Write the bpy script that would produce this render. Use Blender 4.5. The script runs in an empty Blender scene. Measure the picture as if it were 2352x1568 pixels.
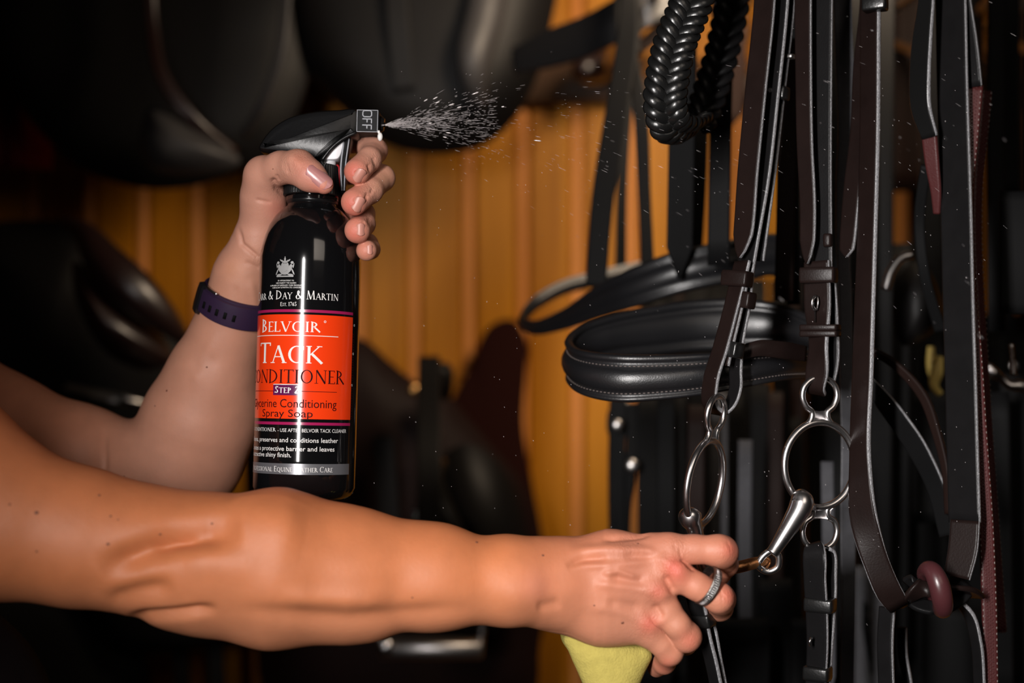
import bpy, math, random
import numpy as np
from mathutils import Vector, Matrix
random.seed(7); rng = np.random.default_rng(7)
SC = bpy.context.scene
COL = SC.collection
# ------------------------------------------------------------------ camera, world, lights, exposure
F = 2352*50/36.0
CZ = 1.30
cd = bpy.data.cameras.new('camera'); cam = bpy.data.objects.new('camera', cd); COL.objects.link(cam)
cam.location = (0, 0, CZ); cam.rotation_euler = (math.radians(90), 0, 0)
cd.lens = 50; cd.sensor_width = 36; cd.clip_start = 0.05
cd.dof.use_dof = True; cd.dof.focus_distance = 0.925; cd.dof.aperture_fstop = 2.9
SC.camera = cam
w = bpy.data.worlds.new('world'); SC.world = w; w.use_nodes = True
w.node_tree.nodes['Background'].inputs[0].default_value = (0.9, 0.62, 0.45, 1)
w.node_tree.nodes['Background'].inputs[1].default_value = 0.012
def area(name, loc, target, sx, sy, power, col, spread=180):
    l = bpy.data.lights.new(name, 'AREA'); l.shape = 'RECTANGLE'; l.size = sx; l.size_y = sy
    l.energy = power; l.color = col; l.spread = math.radians(spread)
    o = bpy.data.objects.new(name, l); COL.objects.link(o); o.location = loc
    d = Vector(target)-Vector(loc); o.rotation_euler = d.to_track_quat('-Z', 'Y').to_euler()
    return o
area('strip_softbox', (-0.255, -0.03, 1.395), (0.50, 1.2, 1.24), 0.05, 0.36, 4.6, (1.0, 0.955, 0.93), 80)
area('fill_light', (0.60, -0.35, 1.98), (0.30, 1.3, 1.22), 0.7, 0.7, 1.1, (1.0, 0.86, 0.74), 100)  # soft fill added from the upper right, out of view
area('tack_room_lamp', (0.27, 1.20, 1.74), (0.03, 2.0, 1.22), 0.20, 0.20, 4.4, (1.0, 0.78, 0.56), 120)
SC.view_settings.view_transform = 'Standard'; SC.view_settings.look = 'None'
SC.view_settings.exposure = 0.0; SC.view_settings.gamma = 1.0; SC.view_settings.use_curve_mapping = False

# ------------------------------------------------------------------ helpers
def P(px, py, Y): return Vector(((px-1176)*Y/F, Y, CZ+(784-py)*Y/F))
def S(n, Y=0.95): return n*Y/F
def mat(name, col, rough=0.5, metal=0.0, coat=0.0, spec=0.5, bump=0.0, bscale=300, bdetail=3, var=0.0, vscale=20, croug=0.05, sss=0.0, alpha=1.0, trans=0.0, emit=None, wave=None):
    m = bpy.data.materials.new(name); m.use_nodes = True; nt = m.node_tree; b = nt.nodes['Principled BSDF']
    b.inputs['Base Color'].default_value = (*col, 1); b.inputs['Roughness'].default_value = rough
    b.inputs['Metallic'].default_value = metal; b.inputs['Coat Weight'].default_value = coat
    b.inputs['Coat Roughness'].default_value = croug; b.inputs['Specular IOR Level'].default_value = spec
    b.inputs['Alpha'].default_value = alpha; b.inputs['Transmission Weight'].default_value = trans
    tc = nt.nodes.new('ShaderNodeTexCoord')
    if sss:
        b.inputs['Subsurface Weight'].default_value = sss; b.inputs['Subsurface Radius'].default_value = (1, .35, .2); b.inputs['Subsurface Scale'].default_value = 0.006
    if var:
        n = nt.nodes.new('ShaderNodeTexNoise'); n.inputs['Scale'].default_value = vscale; n.inputs['Detail'].default_value = 4
        nt.links.new(tc.outputs['Object'], n.inputs['Vector'])
        mx = nt.nodes.new('ShaderNodeMix'); mx.data_type = 'RGBA'
        mx.inputs[6].default_value = (*[c*(1-var) for c in col], 1); mx.inputs[7].default_value = (*[min(1, c*(1+var)) for c in col], 1)
        nt.links.new(n.outputs['Fac'], mx.inputs[0]); nt.links.new(mx.outputs[2], b.inputs['Base Color'])
    if bump:
        n = nt.nodes.new('ShaderNodeTexNoise'); n.inputs['Scale'].default_value = bscale; n.inputs['Detail'].default_value = bdetail
        nt.links.new(tc.outputs['Object'], n.inputs['Vector'])
        bp = nt.nodes.new('ShaderNodeBump'); bp.inputs['Strength'].default_value = bump; bp.inputs['Distance'].default_value = 0.0006
        nt.links.new(n.outputs['Fac'], bp.inputs['Height']); nt.links.new(bp.outputs[0], b.inputs['Normal'])
    return m
def link(name, me, parent=None, loc=None):
    o = bpy.data.objects.new(name, me); COL.objects.link(o)
    if parent: o.parent = parent
    if loc is not None: o.location = loc
    return o
def tag(o, label, cat=None, group=None, kind=None):
    if label: o['label'] = label
    if cat: o['category'] = cat
    if group: o['group'] = group
    if kind: o['kind'] = kind
    return o
def thing(name, label, cat, loc=(0, 0, 0), group=None):
    o = bpy.data.objects.new(name, None); o.empty_display_size = 0.02; COL.objects.link(o); o.location = loc
    return tag(o, label, cat, group)
class MB:
    def __init__(s): s.v = []; s.f = []; s.m = []
    def add(s, vs, fs, mi=0):
        k = len(s.v); s.v += [tuple(v) for v in vs]
        for i, f in enumerate(fs): s.f.append(tuple(j+k for j in f)); s.m.append(mi[i] if isinstance(mi, list) else mi)
    def build(s, name, mats, parent=None, smooth=True, sharp=None):
        me = bpy.data.meshes.new(name)
        off = parent.matrix_world_loc if False else (Vector(parent['_o']) if parent is not None and '_o' in parent else Vector((0, 0, 0)))
        me.from_pydata([tuple(Vector(v)-off) for v in s.v], [], s.f)
        for m in (mats if isinstance(mats, (list, tuple)) else [mats]): me.materials.append(m)
        me.polygons.foreach_set('material_index', s.m)
        me.polygons.foreach_set('use_smooth', [smooth]*len(s.f)); me.update()
        if smooth and sharp: me.set_sharp_from_angle(angle=math.radians(sharp))
        return link(name, me, parent)
def root(name, label, cat, loc, group=None):
    o = thing(name, label, cat, loc, group); o['_o'] = tuple(loc); return o
def origin(o, base):     # mesh-only top-level things get their origin at their base
    base = Vector(base); me = o.data
    me.transform(Matrix.Translation(-base)); o.location = base; return o
def spline(pts, n):      # Catmull-Rom through rows of numbers
    p = np.array(pts, float); m = len(p)
    if m == 2: t = np.linspace(0, 1, n)[:, None]; return p[0]*(1-t)+p[1]*t
    seg = np.r_[0, np.cumsum(np.linalg.norm(np.diff(p[:, :3], axis=0), axis=1)+1e-9)]; seg /= seg[-1]
    out = []
    for u in np.linspace(0, 1, n):
        i = min(max(np.searchsorted(seg, u, side='right')-1, 0), m-2)
        t = (u-seg[i])/(seg[i+1]-seg[i])
        h = seg[i+1]-seg[i]
        def tan(j):
            if j == 0: return (p[1]-p[0])/(seg[1]-seg[0])
            if j == m-1: return (p[-1]-p[-2])/(seg[-1]-seg[-2])
            d0 = (p[j]-p[j-1])/(seg[j]-seg[j-1]); d1 = (p[j+1]-p[j])/(seg[j+1]-seg[j])
            a = seg[j]-seg[j-1]; b = seg[j+1]-seg[j]
            return (d0*b+d1*a)/(a+b)
        m0 = tan(i)*h; m1 = tan(i+1)*h; t2 = t*t; t3 = t2*t
        out.append((2*t3-3*t2+1)*p[i]+(t3-2*t2+t)*m0+(-2*t3+3*t2)*p[i+1]+(t3-t2)*m1)
    return np.array(out)
def rrect(w, t, r=None, n=3):  # rounded rectangle profile, (u, v, is_edge)
    r = min(r or t*0.35, t*0.49, w*0.49); out = []
    for cx, cy, a0 in ((w/2-r, t/2-r, 0), (-w/2+r, t/2-r, 90), (-w/2+r, -t/2+r, 180), (w/2-r, -t/2+r, 270)):
        for i in range(n):
            a = math.radians(a0+90*i/(n-1)); out.append((cx+r*math.cos(a), cy+r*math.sin(a)))
    return out
def loft(mb, rings, closed_path=False, caps=True, mi=0, segmi=None):
    n = len(rings[0]); k = len(rings); vs = [v for r in rings for v in r]; fs = []; ms = []
    for i in range(k if closed_path else k-1):
        a = i*n; b = ((i+1) % k)*n
        for j in range(n):
            j2 = (j+1) % n; fs.append((a+j, a+j2, b+j2, b+j)); ms.append(segmi[j] if segmi else mi)
    if caps and not closed_path:
        fs.append(tuple(range(n))[::-1]); ms.append(mi); fs.append(tuple(range((k-1)*n, k*n))); ms.append(mi)
    mb.add(vs, fs, ms)
def frames(c, wd):       # tangent, width dir, normal
    t = np.gradient(c, axis=0); t /= np.linalg.norm(t, axis=1)[:, None]+1e-12
    wdir = wd-(wd*t).sum(1)[:, None]*t; wdir /= np.linalg.norm(wdir, axis=1)[:, None]+1e-12
    nn = np.cross(wdir, t); return t, wdir, nn
def strap(mb, pts, thick=0.0036, n=40, tip=False, prof=None, edge=1, tips=0.018, rnd=None, taper_start=False):
    """pts rows: px, py, Y, width_mm, yaw_deg ; face normal toward the camera when yaw = 0"""
    pts = [list(a)+[0]*(5-len(a)) for a in pts]
    for a in pts:       # front straps hang turned so that their cut edge shows
        if 15 <= a[4] <= 45 and a[2] < 1.02: w0 = a[4]; a[4] += 20; a[3] *= math.cos(math.radians(w0))/math.cos(math.radians(a[4]))
    q = spline([(*P(a[0], a[1], a[2]), a[3]*0.001, math.radians(a[4])) for a in pts], n)
    c = q[:, :3]; wd = np.stack([np.cos(q[:, 4]), -np.sin(q[:, 4]), 0*q[:, 4]], 1)
    t, W, N = frames(c, wd)
    L = np.r_[0, np.cumsum(np.linalg.norm(np.diff(c, axis=0), axis=1))]; L = L[-1]-L
    rings = []; base = prof or rrect(1, 1)
    for i in range(n):
        wi = q[i, 3]; th = thick
        if tip and L[i] < tips: wi *= max(0.12, math.sqrt(max(0, L[i]/tips)))
        if prof: pr = [(u*wi, v*wi) for u, v in prof]
        else:
            q_ = rrect(wi, th, rnd); a_ = max(0, q_[2][0]-.0007); pr = q_[0:3]+[(a_, th/2), (-a_, th/2)]+q_[3:9]+[(-a_, -th/2), (a_, -th/2)]+q_[9:12]
        rings.append([c[i]+W[i]*u+N[i]*v for u, v in pr])
    m = len(rings[0])
    seg = None
    if not prof: seg = [edge if j in (6, 7, 8, 14, 15, 0) else 0 for j in range(m)]
    loft(mb, rings, segmi=seg)
    return c, W, N
def tube(mb, pts, r, n=24, seg=10, closed=False, world=False, caps=True, mi=0, flat=1.0):
    """pts rows px,py,Y[,r_mm] (or world xyz)"""
    rows = [((*p[:3],) if world else (*P(*p[:3]),))+((p[3]*0.001 if len(p) > 3 else r),) for p in pts]
    if closed:
        rows = rows+[rows[0]]; q = spline([rows[-2]]+rows+[rows[1]], n+9)
        q = None
        pr = np.array(rows[:-1]); m = len(pr); out = []
        for u in np.linspace(0, m, n, endpoint=False):
            i = int(u); tt = u-i; p0, p1, p2, p3 = pr[(i-1) % m], pr[i % m], pr[(i+1) % m], pr[(i+2) % m]
            out.append(0.5*((2*p1)+(-p0+p2)*tt+(2*p0-5*p1+4*p2-p3)*tt**2+(-p0+3*p1-3*p2+p3)*tt**3))
        q = np.array(out)
    else: q = spline(rows, n)
    c = q[:, :3]
    if closed: t = np.roll(c, -1, 0)-np.roll(c, 1, 0)
    else: t = np.gradient(c, axis=0)
    t /= np.linalg.norm(t, axis=1)[:, None]+1e-12
    up = np.array((0.13, -1, 0.21)); rings = []
    u = np.cross(t[0], up); u /= np.linalg.norm(u)
    for i in range(len(c)):
        u = u-t[i]*np.dot(u, t[i]); u /= np.linalg.norm(u); v = np.cross(t[i], u)
        rings.append([c[i]+q[i, 3]*(u*math.cos(a)+v*math.sin(a)*flat) for a in np.linspace(0, 2*math.pi, seg, endpoint=False)])
    loft(mb, rings, closed_path=closed, caps=caps, mi=mi)
def box(mb, c, hx, hy, hz, R=None, mi=0, bev=0.15):
    """bevelled box (rounded by chamfers) around c with half sizes"""
    b = min(hx, hy, hz)*bev*2; vs = []; 
    pts = []
    for sx in (-1, 1):
        for sy in (-1, 1):
            for sz in (-1, 1):
                pts += [(sx*hx, sy*(hy-b), sz*(hz-b)), (sx*(hx-b), sy*hy, sz*(hz-b)), (sx*(hx-b), sy*(hy-b), sz*hz)]
    import bmesh
    bm = bmesh.new()
    for p in pts: bm.verts.new(p)
    bmesh.ops.convex_hull(bm, input=bm.verts); bm.verts.ensure_lookup_table(); bm.normal_update()
    for i, v in enumerate(bm.verts): v.index = i
    M3 = R or Matrix.Identity(3); c = Vector(c)
    mb.add([c+M3 @ v.co for v in bm.verts], [tuple(v.index for v in f.verts) for f in bm.faces], mi); bm.free()
def ball(mb, c, rx, ry=None, rz=None, R=None, mi=0, nu=12, nv=8):
    ry = ry or rx; rz = rz or rx; c = Vector(c); M3 = R or Matrix.Identity(3); vs = []; fs = []
    vs.append(c+M3 @ Vector((0, 0, rz)))
    for i in range(1, nv):
        a = math.pi*i/nv
        for j in range(nu):
            b = 2*math.pi*j/nu; vs.append(c+M3 @ Vector((rx*math.sin(a)*math.cos(b), ry*math.sin(a)*math.sin(b), rz*math.cos(a))))
    vs.append(c+M3 @ Vector((0, 0, -rz)))
    for j in range(nu):
        fs.append((0, 1+j, 1+(j+1) % nu)); k = 1+(nv-2)*nu; fs.append((len(vs)-1, k+(j+1) % nu, k+j))
    for i in range(nv-2):
        for j in range(nu): a = 1+i*nu; fs.append((a+j, a+nu+j, a+nu+(j+1) % nu, a+(j+1) % nu))
    mb.add(vs, fs, mi)
def cyl(mb, a, b, r, r2=None, n=20, mi=0, caps=True):
    a = Vector(a); b = Vector(b); d = (b-a).normalized(); u = d.orthogonal().normalized(); v = d.cross(u); r2 = r2 or r
    loft(mb, [[a+r*(u*math.cos(t)+v*math.sin(t)) for t in np.linspace(0, 2*math.pi, n, endpoint=False)],
              [b+r2*(u*math.cos(t)+v*math.sin(t)) for t in np.linspace(0, 2*math.pi, n, endpoint=False)]], caps=caps, mi=mi)
def lathe(mb, prof, n=64, mi=0):
    loft(mb, [[(r*math.cos(t), r*math.sin(t), z) for t in np.linspace(0, 2*math.pi, n, endpoint=False)] for r, z in prof], mi=mi)
def cushion(mb, pts, Y, front=0.02, back=0.01, rings=10, mi=0, n=90, power=2.2, centre=None, tilt=0.0):
    """padded sheet with the given outline (px,py) at depth Y, bulging toward the room"""
    q = np.array(pts, float); m = len(q); out = []
    for u in np.linspace(0, m, n, endpoint=False):
        i = int(u); t = u-i; p0, p1, p2, p3 = q[(i-1) % m], q[i], q[(i+1) % m], q[(i+2) % m]
        out.append(0.5*((2*p1)+(-p0+p2)*t+(2*p0-5*p1+4*p2-p3)*t**2+(-p0+3*p1-3*p2+p3)*t**3))
    q = np.array(out); c = np.array(centre) if centre else q.mean(0)
    vs = []; fs = []
    def ring(s, d): return [P(*(c+(p-c)*s), Y)+Vector((0, d+tilt*((p-c)[0]*s)*Y/F, 0)) for p in q]
    for side, D in ((1, back), (-1, front)):
        R_ = [math.sin(math.pi/2*k/rings) for k in range(rings, 0, -1)]
        k0 = len(vs)
        for s in R_: vs += ring(s, side*D*(1-s**power))
        vs.append(P(*c, Y)+Vector((0, side*D, 0)))
        for i in range(len(R_)-1):
            for j in range(n):
                j2 = (j+1) % n; a = k0+i*n; f = (a+j, a+j2, a+n+j2, a+n+j); fs.append(f if side == 1 else f[::-1])
        a = k0+(len(R_)-1)*n
        for j in range(n): f = (a+j, a+(j+1) % n, len(vs)-1); fs.append(f if side == 1 else f[::-1])
    mb.add(vs, fs, mi)

# ------------------------------------------------------------------ materials
LEA = mat('black_leather', (0.006, 0.0057, 0.006), 0.36, spec=0.13, bump=0.15, bscale=900, var=0.3, vscale=60)
LEAG = mat('glossy_black_leather', (0.006, 0.006, 0.006), 0.28, spec=0.45, bump=0.15, bscale=700)
LEB = mat('dark_brown_leather', (0.009, 0.0052, 0.0046), 0.36, spec=0.13, bump=0.15, bscale=800, var=0.3, vscale=60)
EDGE = mat('strap_edge_highlight', (0.19, 0.19, 0.20), 0.40, spec=0.7, bump=1.0, bscale=1100, var=0.9, vscale=700)  # pale grey puts the highlight of the cut edges into the colour
SUEDE = mat('grey_flesh_side', (0.045, 0.045, 0.050), 0.75, spec=0.3, bump=0.6, bscale=1500, var=0.25, vscale=200)
PAD = mat('padded_leather', (0.007, 0.007, 0.008), 0.36, spec=0.65, bump=0.25, bscale=1100)
SAD = mat('saddle_leather', (0.005, 0.0045, 0.0045), 0.5, spec=0.16, bump=0.2, bscale=300)
SADB = mat('brown_saddle_leather', (0.016, 0.006, 0.005), 0.36, spec=0.9, bump=0.15, bscale=300)
SADG = mat('highlight_grey_leather', (0.036, 0.034, 0.035), 0.5, spec=0.4, bump=0.2, bscale=300)  # grey holds the soft highlight of padded leather; also the pale strap
SADB2 = mat('matt_brown_saddle_leather', (0.010, 0.004, 0.0035), 0.6, spec=0.12)
RED = mat('oxblood_rubber', (0.045, 0.010, 0.010), 0.42, spec=0.3, bump=0.3, bscale=900)
RING_R = mat('maroon_rubber', (0.050, 0.014, 0.016), 0.33, spec=0.45, bump=0.1, bscale=300)
STI = mat('stitch_thread', (0.16, 0.13, 0.12), 0.6)
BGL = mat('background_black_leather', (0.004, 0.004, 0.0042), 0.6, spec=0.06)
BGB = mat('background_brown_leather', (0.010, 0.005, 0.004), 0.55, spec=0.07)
HOLE = mat('punched_hole', (0.003, 0.003, 0.003), 0.7, spec=0.1)
STEEL = mat('stainless_steel', (0.66, 0.64, 0.64), 0.27, metal=1, bump=0.12, bscale=120)
DULL = mat('dull_metal', (0.45, 0.43, 0.42), 0.35, metal=1)
BRASS = mat('brass', (0.60, 0.33, 0.12), 0.35, metal=1)
COPPER = mat('worn_copper', (0.30, 0.13, 0.05), 0.36, metal=0.85, bump=0.5, bscale=300, var=0.35, vscale=150)
GREENB = mat('wet_brass_edge', (0.75, 0.55, 0.12), 0.25, metal=1)
# ------------------------------------------------------------------ the room
def wood(name, c0, c1, rough=0.42):
    m = bpy.data.materials.new(name); m.use_nodes = True; nt = m.node_tree; b = nt.nodes['Principled BSDF']
    tc = nt.nodes.new('ShaderNodeTexCoord'); oi = nt.nodes.new('ShaderNodeObjectInfo')
    mp = nt.nodes.new('ShaderNodeMapping'); mp.inputs['Scale'].default_value = (26, 26, 1.6)
    add = nt.nodes.new('ShaderNodeVectorMath'); add.operation = 'ADD'
    sc = nt.nodes.new('ShaderNodeVectorMath'); sc.operation = 'SCALE'; sc.inputs[0].default_value = (3.1, 5.3, 7.7)
    nt.links.new(oi.outputs['Random'], sc.inputs['Scale']); nt.links.new(tc.outputs['Object'], add.inputs[0]); nt.links.new(sc.outputs[0], add.inputs[1])
    nt.links.new(add.outputs[0], mp.inputs['Vector'])
    n = nt.nodes.new('ShaderNodeTexNoise'); n.inputs['Scale'].default_value = 1.3; n.inputs['Detail'].default_value = 6; n.inputs['Distortion'].default_value = 0.6
    nt.links.new(mp.outputs[0], n.inputs['Vector'])
    r = nt.nodes.new('ShaderNodeValToRGB'); r.color_ramp.elements[0].position = 0.3; r.color_ramp.elements[1].position = 0.7
    r.color_ramp.elements[0].color = (*c0, 1); r.color_ramp.elements[1].color = (*c1, 1)
    nt.links.new(n.outputs['Fac'], r.inputs[0])
    # a few knots
    mk = nt.nodes.new('ShaderNodeMapping'); mk.inputs['Scale'].default_value = (10, 10, 3.0)
    nt.links.new(add.outputs[0], mk.inputs['Vector'])
    vo = nt.nodes.new('ShaderNodeTexVoronoi'); vo.inputs['Scale'].default_value = 1.0; nt.links.new(mk.outputs[0], vo.inputs['Vector'])
    kr = nt.nodes.new('ShaderNodeValToRGB'); kr.color_ramp.elements[0].position = 0.05; kr.color_ramp.elements[1].position = 0.16
    kr.color_ramp.elements[0].color = (0.35, 0.22, 0.15, 1); kr.color_ramp.elements[1].color = (1, 1, 1, 1); nt.links.new(vo.outputs['Distance'], kr.inputs[0])
    mu = nt.nodes.new('ShaderNodeMix'); mu.data_type = 'RGBA'; mu.blend_type = 'MULTIPLY'; mu.inputs[0].default_value = 1
    nt.links.new(r.outputs[0], mu.inputs[6]); nt.links.new(kr.outputs[0], mu.inputs[7]); nt.links.new(mu.outputs[2], b.inputs['Base Color'])
    b.inputs['Roughness'].default_value = rough; b.inputs['Specular IOR Level'].default_value = 0.12
    bp = nt.nodes.new('ShaderNodeBump'); bp.inputs['Strength'].default_value = 0.25; bp.inputs['Distance'].default_value = 0.001
    nt.links.new(n.outputs['Fac'], bp.inputs['Height']); nt.links.new(bp.outputs[0], b.inputs['Normal'])
    return m
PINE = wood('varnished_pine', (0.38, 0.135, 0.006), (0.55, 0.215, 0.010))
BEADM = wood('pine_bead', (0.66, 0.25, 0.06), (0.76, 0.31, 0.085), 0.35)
DARKW = wood('dark_floor_wood', (0.05, 0.03, 0.02), (0.09, 0.05, 0.03))
PLAS = mat('dim_plaster', (0.10, 0.07, 0.05), 0.8, var=0.2)
WY = 2.0
def shell(name, lo, hi, m):
    mb = MB(); c = (Vector(lo)+Vector(hi))/2; h = (Vector(hi)-Vector(lo))/2
    vs = [c+Vector((sx*h.x, sy*h.y, sz*h.z)) for sx in (-1, 1) for sy in (-1, 1) for sz in (-1, 1)]
    mb.add(vs, [(0, 1, 3, 2), (4, 6, 7, 5), (0, 4, 5, 1), (2, 3, 7, 6), (0, 2, 6, 4), (1, 5, 7, 3)])
    o = mb.build(name, m, smooth=False); o['kind'] = 'structure'; return o
back = shell('wall_back', (-2.2, WY+0.016, 0), (2.2, WY+0.12, 2.6), DARKW); back['label'] = 'varnished pine board wall behind the tack'
shell('floor', (-2.2, -1.6, -0.1), (2.2, WY+0.12, 0), DARKW)
shell('ceiling', (-2.2, -1.6, 2.6), (2.2, WY+0.12, 2.7), PLAS)
shell('wall_left', (-2.3, -1.6, 0), (-2.2, WY+0.12, 2.6), DARKW)
shell('wall_right', (2.2, -1.6, 0), (2.3, WY+0.12, 2.6), DARKW)
shell('wall_front', (-2.2, -1.7, 0), (2.2, -1.6, 2.6), DARKW)
PW = 0.0765; x0 = (1325-1176)*WY/F
# board profile with a rounded bead along one edge, and a recessed joint
bprof = [(-PW/2+.001, 0.016), (-PW/2+.001, 0.004), (-PW/2+.004, 0), (PW/2-.021, 0), (PW/2-.0185, 0.003)]
bp_ = bprof+[(PW/2-.0185, 0.016)]
bm_ = MB(); bm_.add([(x, y, z) for z in (0.0, 2.6) for x, y in bp_], [(i, i+1, i+7, i+6) for i in range(5)]+[(5, 0, 6, 11)])
bd_me = None
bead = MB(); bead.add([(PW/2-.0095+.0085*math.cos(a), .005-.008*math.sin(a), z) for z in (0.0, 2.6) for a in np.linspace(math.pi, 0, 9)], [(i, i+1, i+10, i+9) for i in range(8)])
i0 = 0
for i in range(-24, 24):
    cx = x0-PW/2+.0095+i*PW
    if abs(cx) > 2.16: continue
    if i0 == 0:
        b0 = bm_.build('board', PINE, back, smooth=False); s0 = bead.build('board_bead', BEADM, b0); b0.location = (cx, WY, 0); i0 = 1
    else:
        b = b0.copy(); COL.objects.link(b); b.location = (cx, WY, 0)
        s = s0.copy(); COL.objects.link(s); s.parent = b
# ------------------------------------------------------------------ saddles on the back wall
def bracket(px, py, Y, parent):
    mb = MB(); a = P(px, py, Y); tube(mb, [(a.x, WY, a.z), (a.x, Y+.05, a.z), (a.x, Y, a.z+.01)], .012, world=True, n=8)
    return mb.build('saddle_rack', DULL, parent)
def arc_strap(name, pts, m, parent, thick=.004, n=30):
    mb = MB(); strap(mb, pts, thick, n=n, edge=0); return mb.build(name, m, parent)
# top centre saddle
t = root('saddle', 'large black saddle hanging behind the spray mist at the top, wide rounded flap', 'saddle', P(970, 350, 1.72))
mb = MB(); cushion(mb, [(600, -260), (620, -60), (655, 60), (692, 150), (745, 210), (800, 262), (850, 312), (930, 345), (1020, 353), (1110, 335), (1180, 275), (1232, 180), (1265, 60), (1285, -60), (1290, -260), (960, -330)], 1.72, .045, .02, power=5)
mb.build('flap', SAD, t)
mb = MB(); tube(mb, [(1135, -120, 1.68, 22), (1110, 40, 1.665, 24), (1085, 150, 1.655, 20), (1098, 240, 1.67, 10)], .02, n=24, seg=16); mb.build('knee_roll', SADG, t)
arc_strap('stirrup_leather', [(905, -200, 1.66, 26), (915, 60, 1.665, 26), (930, 210, 1.675, 26)], SAD, t)
mb = MB(); cushion(mb, [(600, -420), (760, -330), (960, -300), (1160, -330), (1320, -430), (1180, -480), (960, -440), (760, -480)], 1.72, .16, .1); mb.build('seat', SAD, t)
bracket(960, -330, 1.75, t)
# upper left saddle, seen from its end: panel, flap, girth straps
t = root('saddle', 'dark saddle at top left with a highlight-grey padded panel end and a thin pale strap', 'saddle', P(430, 430, 1.65))
mb = MB(); cushion(mb, [(-60, -260), (-40, 0), (20, 200), (150, 360), (290, 425), (420, 432), (540, 395), (640, 330), (695, 220), (720, 80), (740, -260)], 1.72, .03, .02, power=5); mb.build('flap', SAD, t)
mb = MB(); cushion(mb, [(325, 290), (345, 245), (400, 255), (470, 300), (540, 350), (545, 378), (480, 398), (400, 402), (345, 385), (320, 340)], 1.62, .035, .03, power=2.6); mb.build('panel', SADG, t)
arc_strap('piped_welt', [(345, -120, 1.62, 14), (350, 60, 1.62, 15), (375, 180, 1.6, 16), (440, 270, 1.6, 16), (540, 350, 1.63, 10)], SADB, t, .01)
arc_strap('girth_strap', [(662, -150, 1.6, 12, 20), (655, 20, 1.6, 13, 20), (640, 130, 1.6, 13, 20), (604, 235, 1.62, 11, 20), (560, 310, 1.66, 9, 20)], SADG, t, .006)
mb = MB(); cushion(mb, [(60, -420), (250, -330), (450, -300), (640, -330), (800, -430), (450, -470)], 1.72, .16, .1); mb.build('seat', SAD, t)
bracket(420, -320, 1.75, t)
# lower left brown saddle
t = root('saddle', 'glossy brown saddle at left behind the bent arm, rolled seat edge catching light', 'saddle', P(230, 960, 1.55))
mb = MB(); cushion(mb, [(-260, 600), (-60, 520), (90, 505), (190, 520), (260, 600), (350, 700), (430, 790), (440, 900), (380, 1050), (200, 1200), (-100, 1200), (-280, 900)], 1.72, .06, .03, power=3); mb.build('flap', SAD, t)
mb = MB(); tube(mb, [(140, 505, 1.62, 4), (190, 530, 1.6, 12), (240, 600, 1.58, 22), (310, 670, 1.57, 24), (370, 725, 1.58, 18), (425, 780, 1.6, 8)], .02, n=30, seg=18); mb.build('cantle_roll', SADB, t)
mb = MB(); cushion(mb, [(170, 600), (215, 630), (300, 700), (370, 770), (395, 830), (330, 850), (250, 815), (200, 750), (170, 670)], 1.6, .05, .02, power=2.0); mb.build('seat', SADB, t)
arc_strap('stirrup_bar', [(150, 890, 1.58, 10), (230, 908, 1.57, 13), (300, 922, 1.57, 13), (380, 935, 1.6, 12)], DULL, t, .007)
bracket(100, 700, 1.75, t)
# lower centre saddle
t = root('saddle', 'black saddle with brass rivets, low in the centre between bottle and noseband', 'saddle', P(1030, 1500, 1.6))
mb = MB(); cushion(mb, [(600, 800), (720, 760), (830, 778), (900, 835), (960, 880), (1020, 898), (1075, 960), (1145, 1040), (1200, 1110), (1235, 1210), (1252, 1330), (1240, 1480), (1200, 1620), (900, 1700), (640, 1600), (560, 1100)], 1.74, .04, .02, power=6, centre=(900, 1230)); mb.build('flap', SADB2, t)
mb = MB(); cushion(mb, [(1010, 1060), (1060, 1020), (1120, 1040), (1170, 1100), (1205, 1200), (1215, 1330), (1180, 1430), (1110, 1440), (1075, 1330), (1045, 1210), (1000, 1130)], 1.66, .035, .03, power=2.4); mb.build('panel', SADG if 0 else SAD, t)
mb = MB(); tube(mb, [(1020, 1060, 1.62, 5), (995, 1095, 1.6, 11), (1010, 1150, 1.6, 12), (1045, 1220, 1.6, 11), (1070, 1290, 1.62, 6)], .01, n=24, seg=14); mb.build('knee_roll', LEAG, t)
for q in ((950, 895), (997, 993)):
    mb = MB(); ball(mb, P(*q, 1.645), .0075, .004, .0075); mb.build('rivet', BRASS, t)
mb = MB(); tube(mb, [(1015, 905, 1.66, 12), (1016, 870, 1.65, 13), (1015, 845, 1.65, 12), (1014, 832, 1.65, 6)], .012, n=14, seg=14); mb.build('saddle_horn_stop', SAD, t)
arc_strap('girth_strap', [(880, 1000, 1.66, 26), (890, 1150, 1.66, 26), (905, 1330, 1.66, 26)], SAD, t)
mb = MB(); tube(mb, [(950, 1180, 1.62), (975, 1180, 1.62), (1002, 1195, 1.62), (1015, 1215, 1.62)], .004, n=16); mb.build('girth_buckle', DULL, t)
bracket(820, 900, 1.77, t)
t = root('shade_sheet', 'dark maroon sheet standing in for shade on the boards between the low saddle and the nosebands', 'shade sheet', P(1150, 1600, 1.9))  # flat dark-red sheet added in place of soft shade on the boards
SHADEM = mat('shade_maroon', (0.018, 0.004, 0.003), 0.9, spec=0.1, bump=0.5, bscale=500)
mb = MB(); cushion(mb, [(1085, 850), (1100, 790), (1130, 745), (1180, 735), (1212, 790), (1208, 860), (1202, 980), (1225, 1120), (1250, 1280), (1240, 1480), (1150, 1600), (950, 1500), (960, 1100), (1060, 880)], 1.93, .006, .004, power=8, centre=(1130, 1150)); mb.build('shading', SHADEM, t)
t = root('saddle', 'black saddle at the bottom left below the near forearm, skirt and straps in view', 'saddle', P(300, 1700, 1.7))
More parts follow.
